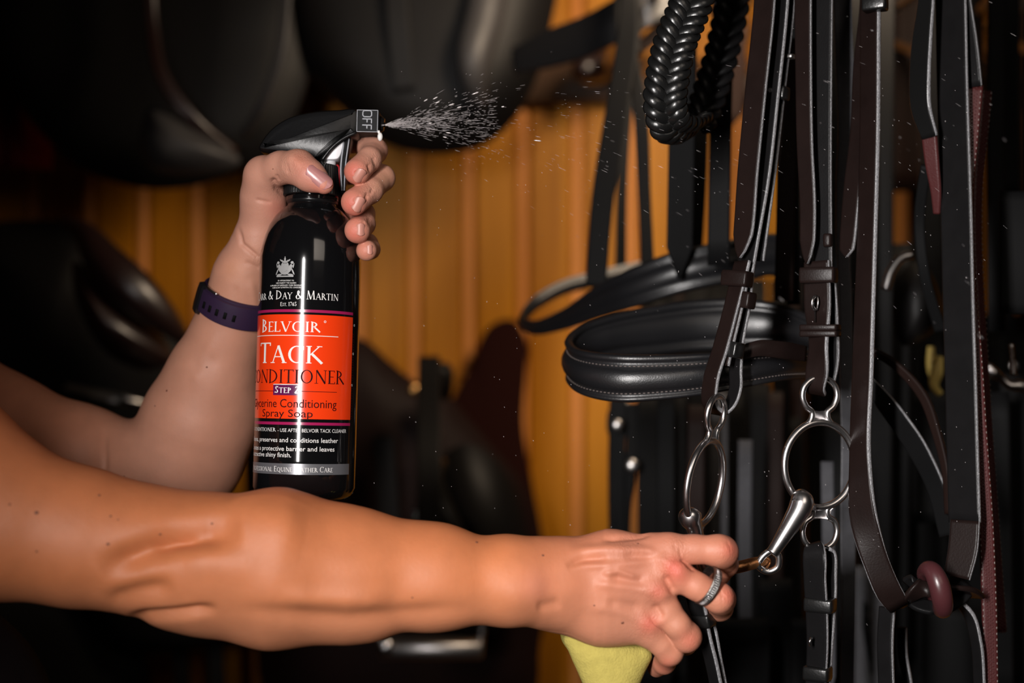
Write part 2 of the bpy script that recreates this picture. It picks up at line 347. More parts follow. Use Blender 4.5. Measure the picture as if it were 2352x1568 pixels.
mb = MB(); cushion(mb, [(-500, 1250), (-100, 1300), (200, 1340), (300, 1400), (332, 1500), (330, 1650), (200, 1900), (-300, 1900), (-520, 1600)], 1.76, .03, .02, power=5); mb.build('flap', SAD, t)
mb = MB(); cushion(mb, [(150, 1250), (400, 1290), (650, 1300), (760, 1380), (740, 1480), (640, 1500), (560, 1482), (450, 1496), (340, 1500), (220, 1460)], 1.73, .03, .02, power=5); mb.build('skirt', SAD, t)
mb = MB(); cushion(mb, [(590, 1400), (700, 1400), (1000, 1440), (1200, 1480), (1235, 1560), (1200, 1750), (900, 1850), (620, 1750), (602, 1600)], 1.80, .02, .02, power=6); mb.build('flap', SADB2, t)
for x in (410, 492): arc_strap('girth_strap', [(x, 1440, 1.72, 19), (x+4, 1520, 1.72, 19), (x+10, 1700, 1.72, 19)], SAD, t)
bracket(300, 1500, 1.77, t)
# stirrup iron hanging under it
t = root('stirrup_iron', 'steel stirrup iron with a flat tread hanging below the outstretched forearm', 'stirrup', P(990, 1512, 1.5))
mb = MB(); box(mb, P(992, 1488, 1.5), S(118, 1.5), .016, S(19, 1.5)); mb.build('tread', DULL, t)
mb = MB(); tube(mb, [(882, 1488, 1.5), (868, 1460, 1.5), (900, 1330, 1.5), (985, 1250, 1.5), (1070, 1330, 1.5), (1108, 1430, 1.5), (1104, 1475, 1.5)], .004, n=40, seg=10); mb.build('bow', STEEL, t)
mb = MB(); ball(mb, P(886, 1486, 1.485), .0095, .006, .009); mb.build('tread_rivet', STEEL, t)
mb = MB(); strap(mb, [(985, 820, 1.6, 25), (985, 1100, 1.5, 25), (985, 1262, 1.5, 25)], .004, edge=0); mb.build('stirrup_leather', SAD, t)
# red rug at far left
RUG = mat('dark_red_cloth', (0.20, 0.02, 0.02), 0.9, spec=0.1, bump=0.5, bscale=400)
mb = MB(); n_ = 30; vs = []; fs = []
for j in range(14):
    for i in range(n_):
        p = P(-420+i*18, -200+j*45, 1.85); vs.append((p.x, 1.85+.02*math.sin(i*.9)+.006*math.sin(j*.7+i*.4), p.z))
fs = [(j*n_+i, j*n_+i+1, (j+1)*n_+i+1, (j+1)*n_+i) for j in range(13) for i in range(n_-1)]
mb.add(vs, fs); o = mb.build('horse_rug', RUG); so = o.modifiers.new('s', 'SOLIDIFY'); so.thickness = .004
origin(o, P(-160, 400, 1.85)); tag(o, 'dark red horse rug hanging in folds at the top left corner', 'rug')
# rail the tack hangs from (above the frame)
t = root('bridle_rail', 'dark wooden rail above the bridles that the straps hang from', 'rail', (0.38, 1.45, 1.62))
mb = MB(); box(mb, (0.5, 1.98, 1.66), .75, .018, .03); mb.build('rail_board', DARKW, t)
for i in range(6):
    for Y0 in (1.0, 1.25, 1.55):
        mb = MB(); x = .12+i*.13+(Y0-1)*.1; tube(mb, [(x, 1.97, 1.66), (x, Y0+.08, 1.64), (x, Y0-.10, 1.615), (x, Y0-.13, 1.64)], .006, world=True, n=16, seg=8); mb.build('hook', DULL, t)
# ------------------------------------------------------------------ spray bottle
K = 0.92/F      # metres per pixel on the bottle's front
BLK = mat('black_bottle_plastic', (0.0045, 0.0045, 0.005), 0.10, spec=0.6, coat=0.5, croug=0.04)
HEAD = mat('black_trigger_plastic', (0.007, 0.007, 0.0075), 0.30, spec=0.3, bump=0.1, bscale=600)
ORG = mat('orange_print', (0.85, 0.048, 0.006), 0.18, spec=0.5, coat=0.4, croug=0.05)
MAG = mat('magenta_print', (0.34, 0.012, 0.085), 0.2)
PUR = mat('purple_print', (0.11, 0.008, 0.07), 0.2)
WHT = mat('white_print', (0.80, 0.78, 0.76), 0.3)
DRK = mat('dark_print', (0.03, 0.003, 0.004), 0.6, spec=0.08)
SIL = mat('silver_print', (0.20, 0.20, 0.215), 0.30, metal=0.5)
SILT = mat('silver_crest_print', (0.42, 0.42, 0.42), 0.35, metal=0.3)
WPL = mat('white_plastic', (0.75, 0.75, 0.78), 0.35)
RPL = mat('red_plastic', (0.35, 0.01, 0.015), 0.3)
BO = P(698, 1142, 0.947)
bot = root('spray_bottle', 'black trigger spray bottle with orange label held upright in the raised hand', 'spray bottle', (0, 0, 0))
BYB = 0.947; BZB = (1142-784)*BYB/F
def zf(py): return (BZB-.0017+(784-py)*(BYB-.0336)/F)/(.9986-(784-py)*.052/F)     # rows on the front of the bottle
def zb(py): return (BZB+(784-py)*BYB/F)/(.9986-(784-py)*.052/F)                   # rows on the outline and the head
R0 = 0.0338
mb = MB()
pr = [(0, 0.002), (.020, .0015), (.0285, 0), (.0318, .002), (R0, .007), (R0, .03), (R0, zb(712)), (R0, zb(612))]
pr += [(.0337, zb(595)), (.0328, zb(572)), (.0308, zb(545)), (.0280, zb(520)), (.0245, zb(500)), (.0205, zb(485)), (.0168, zb(476)), (.0160, zb(466)), (.0175, zb(462)), (.0175, zb(455)), (.015, zb(453)), (.015, zb(400)), (0.0, zb(400))]
lathe(mb, pr, 96); mb.build('body', BLK, bot, sharp=40)
mb = MB(); n = 60   # ribbed collar
rings = []
for z, r in ((zb(452), .0186), (zb(450), .0190), (zb(385), .0178), (zb(382), .0170), (zb(380), .0)):
    rings.append([((r*(1+(.03 if i % 2 and r > 0 else 0)))*math.cos(2*math.pi*i/120), (r*(1+(.03 if i % 2 else 0)))*math.sin(2*math.pi*i/120), z) for i in range(120)])
loft(mb, rings); mb.build('ribbed_collar', HEAD, bot, sharp=25)
mb = MB(); lathe(mb, [(.010, zb(455)), (.0168, zb(455)), (.0172, zb(465)), (.0165, zb(470)), (.010, zb(470))], 64); mb.build('neck_ring', HEAD, bot)
TC = math.radians(-15.5)
def wrap(x, y, off=0.0):      # label px (right of label centre, photo row) -> point on the bottle
    th = TC+x/116; r = R0+off
    return (r*math.sin(th), -r*math.cos(th), zf(y))
def band(mb, x0, x1, y0, y1, off):
    n = max(2, int(abs(x1-x0)/6)); vs = []
    for i in range(n+1):
        x = x0+(x1-x0)*i/n; vs += [wrap(x, y0, off), wrap(x, y1, off)]
    mb.add(vs, [(2*i, 2*i+1, 2*i+3, 2*i+2) for i in range(n)])
LW = 165
mb = MB(); band(mb, -LW, LW, 722, 962, .00010); lab = mb.build('label', ORG, bot)
for (y0, y1) in ((710.5, 717), (969.5, 976)):
    mb = MB(); band(mb, -LW, LW, y0, y1, .00010); mb.build('label_stripe', MAG, bot)
mb = MB(); band(mb, -LW, LW, 1065, 1090, .00010); silv = mb.build('silver_band', SIL, bot)
mb = MB(); band(mb, -32, 36, 884, 908, .00022); stepb = mb.build('step_box', PUR, lab)
mb = MB(); band(mb, -32, 36, 882.5, 884.5, .00022); mb.build('step_box_rule', WHT, lab)
mb = MB(); band(mb, -118, 118, 769.6, 771.2, .00016); mb.build('label_rule', WHT, lab)
mb = MB(); band(mb, -118, -32, 898, 899.3, .00016); band(mb, 36, 118, 898, 899.3, .00016); mb.build('label_rule', DRK, lab)
# roman capitals drawn from strokes: (kind, ...) in cap-height units, T thick, t thin
T, t_ = .135, .055
G = {
 'A': (.86, 'L .10 0 .42 1 t;L .42 1 .76 0 T;L .22 .36 .62 .36 t;S .10 0;S .76 0'),
 'B': (.68, 'L .16 0 .16 1 T;C .16 .755 .34 .245 -90 90;C .16 .27 .42 .27 -90 90;L .05 1 .2 1 t;L .05 0 .2 0 t'),
 'C': (.88, 'C .50 .5 .43 .5 48 312;L .80 .98 .80 .76 t'),
 'D': (.92, 'L .16 0 .16 1 T;C .16 .5 .66 .5 -90 90;L .05 1 .2 1 t;L .05 0 .2 0 t'),
 'E': (.62, 'L .16 0 .16 1 T;L .05 .975 .54 .975 t;L .16 .52 .48 .52 t;L .05 .025 .58 .025 t;L .54 1 .54 .86 t;L .58 0 .58 .16 t'),
 'F': (.58, 'L .16 0 .16 1 T;L .05 .975 .54 .975 t;L .16 .52 .46 .52 t;L .54 1 .54 .86 t;S .16 0'),
 'H': (.92, 'L .17 0 .17 1 T;L .75 0 .75 1 T;L .17 .52 .75 .52 t;S .17 0;S .17 1;S .75 0;S .75 1'),
 'I': (.36, 'L .18 0 .18 1 T;S .18 0;S .18 1'),
 'J': (.40, 'L .22 -.1 .22 1 T;S .22 1;L .22 -.1 .02 -.2 t'),
 'K': (.82, 'L .16 0 .16 1 T;L .20 .46 .66 1 t;L .30 .55 .80 0 T;S .16 0;S .16 1;S .66 1'),
 'L': (.62, 'L .16 0 .16 1 T;L .05 .025 .58 .025 t;L .58 0 .58 .2 t;S .16 1'),
 'M': (1.06, 'L .16 0 .22 1 t;L .22 1 .53 0 T;L .53 0 .84 1 t;L .84 1 .92 0 T;S .16 0;S .92 0'),
 'N': (.94, 'L .16 0 .16 1 t;L .16 1 .80 0 T;L .80 0 .80 1 t;S .16 0;S .80 1'),
 'O': (1.0, 'C .50 .5 .43 .5 0 360'),
 'P': (.64, 'L .16 0 .16 1 T;C .16 .73 .40 .27 -90 90;L .05 1 .2 1 t;S .16 0'),
 'Q': (1.0, 'C .50 .5 .43 .5 0 360;L .55 .1 1.02 -.22 T'),
 'R': (.76, 'L .16 0 .16 1 T;C .16 .74 .38 .26 -90 90;L .34 .48 .76 0 T;L .05 1 .2 1 t;S .16 0'),
 'S': (.58, 'C .29 .74 .19 .25 30 270;C .29 .25 .22 .25 -150 90;L .47 .98 .47 .78 t;L .07 .22 .07 0 t'),
 'T': (.76, 'L .38 0 .38 1 T;L .04 .975 .72 .975 t;L .04 1 .04 .84 t;L .72 1 .72 .84 t;S .38 0'),
 'U': (.90, 'L .17 1 .17 .32 T;C .46 .32 .29 .31 180 360;L .75 1 .75 .32 t;S .17 1;S .75 1'),
 'V': (.84, 'L .08 1 .43 0 T;L .43 0 .76 1 t;S .08 1;S .76 1'),
 'Y': (.78, 'L .08 1 .39 .48 T;L .70 1 .39 .48 t;L .39 .5 .39 0 T;S .08 1;S .70 1;S .39 0'),
 'Z': (.7, 'L .06 .97 .62 .97 t;L .62 1 .06 0 T;L .06 .03 .64 .03 t'),
 '&': (.92, 'C .38 .78 .15 .21 0 360;L .26 .66 .80 0 T;C .32 .25 .25 .26 100 330;L .50 .08 .84 .52 t'),
 '1': (.44, 'L .24 0 .24 1 T;L .08 .86 .24 1 t;S .24 0'),
 '2': (.58, 'C .27 .74 .22 .25 -10 170;L .46 .66 .06 .03 T;L .04 .03 .54 .03 T;L .54 0 .54 .16 t'),
 '5': (.56, 'L .12 .97 .48 .97 T;L .12 .97 .12 .58 t;C .24 .31 .26 .31 -160 110'),
 '6': (.60, 'C .30 .31 .23 .31 0 360;C .62 .42 .55 .56 110 190'),
 '7': (.56, 'L .04 .96 .52 .96 T;L .52 .96 .20 0 t'),
 '.': (.24, 'L .12 0 .12 .12 T'), '-': (.5, 'L .06 .4 .44 .4 t'), ',': (.24, 'L .14 .1 .06 -.14 t')}
def glyph(ch, X, Y, h, wx=1.0, bold=1.0):
    """quads of one glyph in flat (x, y-up) units"""
    out = []; adv, d = G[ch]
    for s in d.split(';'):
        a = s.split(); k = a[0]
        if k == 'L':
            x0, y0, x1, y1 = map(float, a[1:5]); w_ = (T if a[5] == 'T' else t_)*bold/2
            dx, dy = x1-x0, y1-y0; l = math.hypot(dx, dy); nx, ny = -dy/l*w_, dx/l*w_
            out.append([(x0+nx, y0+ny), (x0-nx, y0-ny), (x1-nx, y1-ny), (x1+nx, y1+ny)])
        elif k == 'S':
            x0, y0 = float(a[1]), float(a[2]); hh = t_*bold*.8; y1 = hh if y0 < .5 else 1-hh
            out.append([(x0-.13, y0), (x0+.13, y0), (x0+.13, y1), (x0-.13, y1)])
        elif k == 'C':
            cx, cy, rx, ry, a0, a1 = map(float, a[1:7]); m = max(6, int(abs(a1-a0)/15)); pv = None
            for i in range(m+1):
                q = math.radians(a0+(a1-a0)*i/m); w_ = (t_+(T-t_)*abs(math.cos(q))**1.3)*bold
                c, s_ = math.cos(q), math.sin(q)
                cu = ((cx+rx*c, cy+ry*s_), (cx+(rx-w_)*c, cy+(ry-w_*.9)*s_))
                if pv: out.append([pv[0], pv[1], cu[1], cu[0]])
                pv = cu
    return [[(X+x*h*wx, Y+y*h) for x, y in q] for q in out], adv*h*wx
def caps(text, x0, x1, base, h, small=None, bold=1.0):
    """small-caps line fitted between label columns x0..x1; returns quads in label space"""
    small = small or h; hs = []
    for i, c in enumerate(text): hs.append(h if (c.isupper() or c.isdigit() or c == '&') else small)
    def width(wx): return sum(.34*h if c == ' ' else (G[c.upper()][0]+.03)*hs[i]*wx for i, c in enumerate(text))
    wx = (x1-x0)/width(1.0); X = x0; qs = []
    for i, c in enumerate(text):
        if c == ' ': X += .34*h*wx; continue
        g, adv = glyph(c.upper(), X, 0, hs[i], wx, bold); X += adv+.03*hs[i]*wx
        qs += [[(x, base-y) for x, y in q] for q in g]
    return qs
def lettering(name, quads, m, parent, off):
    mb = MB()
    for k, q in enumerate(quads):
        (ax, ay), (bx, by), (cx, cy), (dx, dy) = q; L = max(abs(ax-cx), abs(ax-bx), abs(bx-cx)); n = max(1, int(L/5)); o = off+(k % 7)*1.2e-6
        vs = []
        if math.hypot(ax-dx, ay-dy) >= math.hypot(ax-bx, ay-by):   # subdivide a-d
            for i in range(n+1): t = i/n; vs += [wrap(ax+(dx-ax)*t, ay+(dy-ay)*t, o), wrap(bx+(cx-bx)*t, by+(cy-by)*t, o)]
        else:
            for i in range(n+1): t = i/n; vs += [wrap(ax+(bx-ax)*t, ay+(by-ay)*t, o), wrap(dx+(cx-dx)*t, dy+(cy-dy)*t, o)]
        mb.add(vs, [(2*i, 2*i+1, 2*i+3, 2*i+2) for i in range(n)])
    return mb.build(name, m, parent, smooth=False)
def sans(text, x0, x1, base, h, bold=0.0):
    cu = bpy.data.curves.new('t', 'FONT'); cu.body = text; cu.size = 1; cu.offset = bold; cu.resolution_u = 3
    o = bpy.data.objects.new('t', cu); COL.objects.link(o); dg = bpy.context.evaluated_depsgraph_get(); dg.update()
    me = bpy.data.meshes.new_from_object(o.evaluated_get(dg)); bpy.data.objects.remove(o)
    vs = [v.co.copy() for v in me.vertices]; fs = [tuple(p.vertices) for p in me.polygons]; bpy.data.meshes.remove(me)
    mnx = min(v.x for v in vs); mxx = max(v.x for v in vs); sx = (x1-x0)/(mxx-mnx)
    return [(x0+(v.x-mnx)*sx, base-v.y*h/0.72) for v in vs], fs
def sanslet(name, text, x0, x1, base, h, m, parent, off=.0002, bold=0.0):
    vs, fs = sans(text, x0, x1, base, h, bold); mb = MB(); mb.add([wrap(x, y, off) for x, y in vs], fs)
    return mb.build(name, m, parent, smooth=False)
lettering('lettering', caps('Belvoir', -80, 74, 762, 29, 23.5), WHT, lab, .0002)
lettering('lettering', caps('Tack', -84, 82, 834, 47, 40), WHT, lab, .0002)
lettering('lettering', caps('Conditioner', -138, 138, 880, 31, 31, .9), DRK, lab, .0002)
lettering('lettering', caps('Step 2', -28, 32, 903, 16, 12.5, 1.3), WHT, stepb, .0003)
sanslet('lettering', 'Glycerine Conditioning', -118, 118, 936, 20, DRK, lab)
sanslet('lettering', 'Spray Soap', -66, 62, 958, 18, DRK, lab)
for x, y in ((84, 737), (172, 740), (170, 807), (168, 881)):
    mb = MB(); vs = []; n = 16; r0, r1 = 1.6, 2.8
    for i in range(n): a = 2*math.pi*i/n; vs += [wrap(x+r0*math.cos(a), y+r0*math.sin(a), .0002), wrap(x+r1*math.cos(a), y+r1*math.sin(a), .0002)]
    mb.add(vs, [(2*i, 2*i+1, (2*i+3) % (2*n), (2*i+2) % (2*n)) for i in range(n)]); mb.build('registered_mark', WHT, lab)
upl = mb = MB(); band(mb, -120, 125, 636, 706, .00002); up = mb.build('upper_print', BLK, bot)
lettering('lettering', caps('Carr & Day & Martin', -117, 116, 687, 20, 15), WHT, up, .0001)
lettering('lettering', caps('Est. 1765', -20, 20, 703, 9, 7, 1.2), WHT, up, .0001)
for s, w_, y in (('BY APPOINTMENT TO', 20, 646), ('HER MAJESTY THE QUEEN', 25, 651.5), ('SUPPLIERS OF SADDLERY CARE PRODUCTS', 43, 657), ('CARR & DAY & MARTIN LTD. LONDON', 36, 662)):
    sanslet('lettering', s, -w_-8, w_-8, y, 3.4, WHT, up, .0001)
# crest: crown, shield, lion and unicorn, ribbon
cq = []
def blob(cx, cy, rx, ry, a=0, n=14):
    c, s_ = math.cos(math.radians(a)), math.sin(math.radians(a)); pts = [(cx+rx*math.cos(q)*c-ry*math.sin(q)*s_, cy+rx*math.cos(q)*s_+ry*math.sin(q)*c) for q in np.linspace(0, 2*math.pi, n, endpoint=False)]
    for i in range(1, n-1, 2): cq.append([pts[0], pts[i], pts[i+1], pts[min(i+2, n-1)]])
cx = -11
for sgn in (-1, 1):
    blob(cx+sgn*13, 616, 4.2, 10, sgn*18); blob(cx+sgn*17.5, 603, 3.6, 3.2); blob(cx+sgn*20, 624, 1.6, 8, sgn*-25); blob(cx+sgn*8, 626, 2, 6, sgn*50); blob(cx+sgn*21, 610, 1.2, 6, sgn*10)
    blob(cx+sgn*6, 600, 1.8, 4, sgn*35); blob(cx+sgn*10, 598, 1.6, 4, sgn*50); blob(cx+sgn*15, 611, 5, 2)
    blob(cx+sgn*14, 631, 7, 2.2, sgn*6)
blob(cx-6, 612, 4, 9); blob(cx+6, 612, 4, 9); blob(cx, 622, 12, 4); blob(cx, 615, 6.5, 8); blob(cx, 601, 4.5, 3.5); blob(cx, 595, 2.5, 3.5); blob(cx, 590.5, 1.2, 1.8); blob(cx, 607, 7, 2.2); blob(cx, 628, 9, 3)
cq.append([(cx-22, 633), (cx+22, 633), (cx+21, 636), (cx-21, 636)])
lettering('crest', cq, SILT, up, .0001)
lw = mb = MB(); band(mb, -150, 155, 979, 1060, .00002); low = mb.build('lower_print', BLK, bot)
lettering('lettering', caps('TACK CONDITIONER', -152, -22, 992, 8.5, 8.5, 1.1), WHT, low, .0001)
sanslet('lettering', '- USE AFTER BELVOIR TACK CLEANER', -17, 150, 992.5, 8.5, WHT, low, .0001)
sanslet('lettering', 'Softens, preserves and conditions leather', -128, 125, 1016, 11, WHT, low, .0001, .006)
sanslet('lettering', 'Creates a protective barrier and leaves', -128, 116, 1036, 11, WHT, low, .0001, .006)
sanslet('lettering', 'an attractive shiny finish.', -128, 17, 1050.5, 11, WHT, low, .0001, .006)
lettering('lettering', caps('Professional Equine Leather Care', -113, 113, 1084, 12.5, 10), WHT, silv, .0002)
for k in range(26):
    pass
vt = []
for k in range(34): y = 760+k*6; vt.append([(166, y), (172, y), (172, y+3.2), (166, y+3.2+(k % 3)-1)])
lettering('side_print', vt, DRK, lab, .0002)
KH = 0.956/F
# trigger head: extruded side outline with rounded shoulders
def side(x, y): return ((x-718)*KH*1.0, zb(y))
def extrude_outline(mb, pts, half, bev=.003, closed_n=64, sm=True, yoff=0.0):
    q = np.array([side(*p) for p in pts]); m = len(q); out = []
    if sm:
        for u in np.linspace(0, m, closed_n, endpoint=False):
            i = int(u); t = u-i; p0, p1, p2, p3 = q[(i-1) % m], q[i], q[(i+1) % m], q[(i+2) % m]
            out.append(0.5*((2*p1)+(-p0+p2)*t+(2*p0-5*p1+4*p2-p3)*t**2+(-p0+3*p1-3*p2+p3)*t**3))
        q = np.array(out)
    # inset along vertex normals
    e = np.roll(q, -1, 0)-np.roll(q, 1, 0); nrm = np.stack([e[:, 1], -e[:, 0]], 1); nrm /= np.linalg.norm(nrm, axis=1)[:, None]+1e-9
    area_ = 0.5*np.sum(q[:, 0]*np.roll(q[:, 1], -1)-np.roll(q[:, 0], -1)*q[:, 1])
    if area_ < 0: nrm = -nrm
    rings = []
    for yy, ins in ((-half, bev), (-half+bev*.3, bev*.3), (-half+bev, 0), (half-bev, 0), (half-bev*.3, bev*.3), (half, bev)):
        p = q-nrm*ins; rings.append([(a, yy+yoff, b) for a, b in p])
    loft(mb, rings)
mb = MB(); extrude_outline(mb, [(598, 352), (604, 330), (628, 300), (668, 275), (720, 262), (775, 257), (820, 257), (822, 308), (800, 322), (770, 345), (748, 368), (735, 388), (728, 392), (715, 375), (690, 366), (640, 358)], .0125, .005, 96)
mb.build('trigger_shroud', HEAD, bot, sharp=38)
mb = MB(); tube(mb, [((820-718)*KH, -.0125, zb(310)), ((795-718)*KH, -.0127, zb(322)), ((765-718)*KH, -.0127, zb(346)), ((742-718)*KH, -.0122, zb(376))], .0012, world=True, n=16, seg=8); mb.build('shroud_rim', HEAD, bot)
mb = MB(); box(mb, ((844-718)*KH, 0, zb(282)), 26*KH, .0105, 26*KH, bev=.06); noz = mb.build('nozzle_block', mat('matte_black_plastic', (.006, .006, .007), .5, spec=.12), bot, smooth=False)
mb = MB(); cyl(mb, ((868-718)*KH, 0, zb(282)), ((879-718)*KH, 0, zb(283)), 22*KH, 14*KH, 28); cyl(mb, ((879-718)*KH, 0, zb(283)), ((882-718)*KH, 0, zb(283)), 6*KH, 5*KH, 16); mb.build('nozzle_tip', HEAD, bot, sharp=30)
# raised OFF, reading top to bottom, and a raised frame
OFFM = mat('rubbed_raised_plastic', (0.30, 0.31, 0.34), 0.35)
mb = MB()
def bar(x0, y0, x1, y1, w_=2.4, mb=mb):
    dx, dy = x1-x0, y1-y0; l = math.hypot(dx, dy); c = (((x0+x1)/2-718)*KH, -.0107, zb((y0+y1)/2)); a = math.atan2(-dy, dx)
    box(mb, c, (l/2+w_*.4)*KH, .00035, w_/2*KH, Matrix.Rotation(-a, 3, 'Y'), bev=.1)
ocx = 842
for a, b in (((-10, -2), (-10, 6)), ((-10, 6), (-7, 9)), ((-7, 9), (7, 9)), ((7, 9), (10, 6)), ((10, 6), (10, -2)), ((10, -2), (7, -5)), ((7, -5), (-7, -5)), ((-7, -5), (-10, -2))):
    bar(ocx+a[0]+1, 264+a[1], ocx+b[0]+1, 264+b[1])
for y in (278, 292):   # F turned a quarter: spine across, arms hanging down
    bar(ocx-9, y, ocx+11, y); bar(ocx+11, y, ocx+11, y+9); bar(ocx+1, y, ocx+1, y+7)
mb.build('raised_lettering', OFFM, noz, smooth=False)
mb = MB()
for a in ((820, 258, 867, 258), (820, 258, 820, 307), (867, 258, 867, 307), (820, 307, 867, 307)): bar(*a, 1.3, mb)
mb.build('raised_frame', OFFM, noz, smooth=False)
mb = MB(); extrude_outline(mb, [(786, 322), (806, 314), (802, 350), (796, 400), (796, 438), (790, 446), (784, 436), (782, 390), (786, 350)], .008, .0018, 48); mb.build('trigger_lever', HEAD, bot)
mb = MB(); tube(mb, [((790-718)*KH, -.0082, zb(330)), ((785-718)*KH, -.0082, zb(390)), ((789-718)*KH, -.0080, zb(440))], .0006, world=True, n=12, seg=6); tube(mb, [((802-718)*KH, -.0082, zb(322)), ((795-718)*KH, -.0082, zb(390)), ((794-718)*KH, -.0080, zb(440))], .0005, world=True, n=12, seg=6)
mb.build('lever_edge', OFFM, bot)
mb = MB(); cyl(mb, ((752-718)*KH, 0, zb(383)), ((752-718)*KH, 0, zb(366)), 18*KH, 18*KH, 28); extrude_outline(mb, [(736, 368), (770, 370), (782, 362), (788, 340), (790, 326), (776, 334), (756, 348)], .0085, .001, 30); mb.build('pump_housing', WPL, bot, sharp=35)
mb = MB()
for dx in range(5): cyl(mb, ((742+dx*6-718)*KH, -.0045, zb(384)), ((742+dx*6-718)*KH, -.0045, zb(450)), 2.6*KH, 2.6*KH, 8)
box(mb, ((753-718)*KH, 0, zb(418)), 18*KH, .0045, 34*KH); mb.build('ribbed_stem', HEAD, bot)
mb = MB(); extrude_outline(mb, [(770, 385), (782, 387), (781, 440), (772, 452)], .005, .001, 24); mb.build('safety_catch', RPL, bot)
bot.location = BO; bot.rotation_euler = (math.radians(-3.0), math.radians(1.2), 0)
# ------------------------------------------------------------------ spray
WAT = mat('spray_droplet', (0.85, 0.80, 0.80), 0.12, trans=0.45, spec=0.8)
NZ = P(883, 287, .955)
def drop(mb, c, l, r, d):
    d = d.normalized(); u = d.orthogonal().normalized(); v = d.cross(u); c = Vector(c); vs = [c-d*l, c+d*l]
    for s, q in ((-.5, .85), (.45, .95)):
        for a in range(4): t = a*math.pi/2; vs.append(c+d*l*s+(u*math.cos(t)+v*math.sin(t))*r*q)
    fs = [(0, 2+(a+1) % 4, 2+a) for a in range(4)]+[(1, 6+a, 6+(a+1) % 4) for a in range(4)]+[(2+a, 2+(a+1) % 4, 6+(a+1) % 4, 6+a) for a in range(4)]
    mb.add(vs, fs)
mb = MB(); ax0 = math.radians(6)
for i in range(1500):
    s = (rng.random()**2.3)*.075+.001; a = rng.normal(.02, .15); b = rng.normal(0, .16)
    d = Vector((1, math.tan(b), math.tan(ax0+a-.05))); c = NZ+d*s
    drop(mb, c, .0006+rng.random()**3*.0035, .00004+rng.random()*.00006, d)
for i in range(520):
    s = .04+rng.random()**1.3*.36; a = rng.normal(-.12, .20); b = rng.normal(0, .22); d = Vector((1, math.tan(b), math.tan(a)))
    c = NZ+d*s; g = Vector((1, math.tan(b), math.tan(a)-s*1.8)); drop(mb, c, .0004+rng.random()**2*.0024, .00002+rng.random()*.00005, g)
for i in range(300):
    c = P(rng.uniform(850, 2250), rng.uniform(150, 1350), rng.uniform(.88, .95)); drop(mb, c, .00015+rng.random()*.0003, .0001+rng.random()*.0001, Vector((.4, .1, -1)))
for x, y, l in ((1037, 240, 1.8), (1092, 214, 2.2), (1005, 235, 1.4), (1000, 225, 1.6), (978, 230, 1.3), (1055, 246, 1.4), (1235, 323, 2.2), (1030, 305, 1.3), (1022, 315, 1.2), (1155, 245, .9), (988, 283, .9)):
    d = P(x, y, .955)-NZ; drop(mb, P(x, y, .94), l*.0013, .00055, d)
o = mb.build('spray_mist', WAT, smooth=True); origin(o, NZ); tag(o, 'fan of fine white droplets bursting from the spray nozzle toward the bridles', 'spray', kind='stuff')
mb = MB(); ball(mb, P(873, 314, .946), .0018, .0018, .0029); ball(mb, P(870, 303, .946), .0009, .0009, .0012); o = mb.build('falling_drop', WHT); origin(o, P(873, 318, .946)); tag(o, 'white drop of conditioner hanging just below the nozzle tip', 'drop')
# ------------------------------------------------------------------ the person: signed-distance body, meshed with surface nets
def grid_axis(lo, hi, fl, fh, fine, coarse):
    a = [np.arange(lo, fl, coarse), np.arange(fl, fh, fine), np.arange(fh, hi+coarse, coarse)]
    return np.unique(np.concatenate(a)).astype(np.float32)
def smin(a, b, k):
    h = np.clip(k-np.abs(a-b), 0, None)/k; return np.minimum(a, b)-h*h*k*0.25
class Field:
    def __init__(s, X, Y, Z, V=None): s.A = (X, Y, Z); s.V = np.full((len(X), len(Y), len(Z)), 1.0, np.float32) if V is None else V
    def sl(s, lo, hi): return tuple(slice(max(0, np.searchsorted(a, l)-1), min(len(a), np.searchsorted(a, h)+1)) for a, l, h in zip(s.A, lo, hi))
    def cone(s, a, b, ra, rb, k=.004, sq=None, V=None):
        V = s.V if V is None else V; a = np.array(a, float); b = np.array(b, float); m = max(ra, rb)+k+.006
        sl = s.sl(np.minimum(a, b)-m, np.maximum(a, b)+m)
        x = s.A[0][sl[0]][:, None, None]-a[0]; y = s.A[1][sl[1]][None, :, None]-a[1]; z = s.A[2][sl[2]][None, None, :]-a[2]
        ab = b-a
        if sq is not None:
            d, f = np.array(sq[0], float), sq[1]; d /= np.linalg.norm(d); pr = (x*d[0]+y*d[1]+z*d[2])*(f-1)
            x = x+pr*d[0]; y = y+pr*d[1]; z = z+pr*d[2]; ab = ab+ab.dot(d)*(f-1)*d
        L = ab.dot(ab)+1e-12; h = np.clip((x*ab[0]+y*ab[1]+z*ab[2])/L, 0, 1)
        D = np.sqrt((x-h*ab[0])**2+(y-h*ab[1])**2+(z-h*ab[2])**2)-(ra+(rb-ra)*h)
        V[sl] = smin(V[sl], D.astype(np.float32), k)
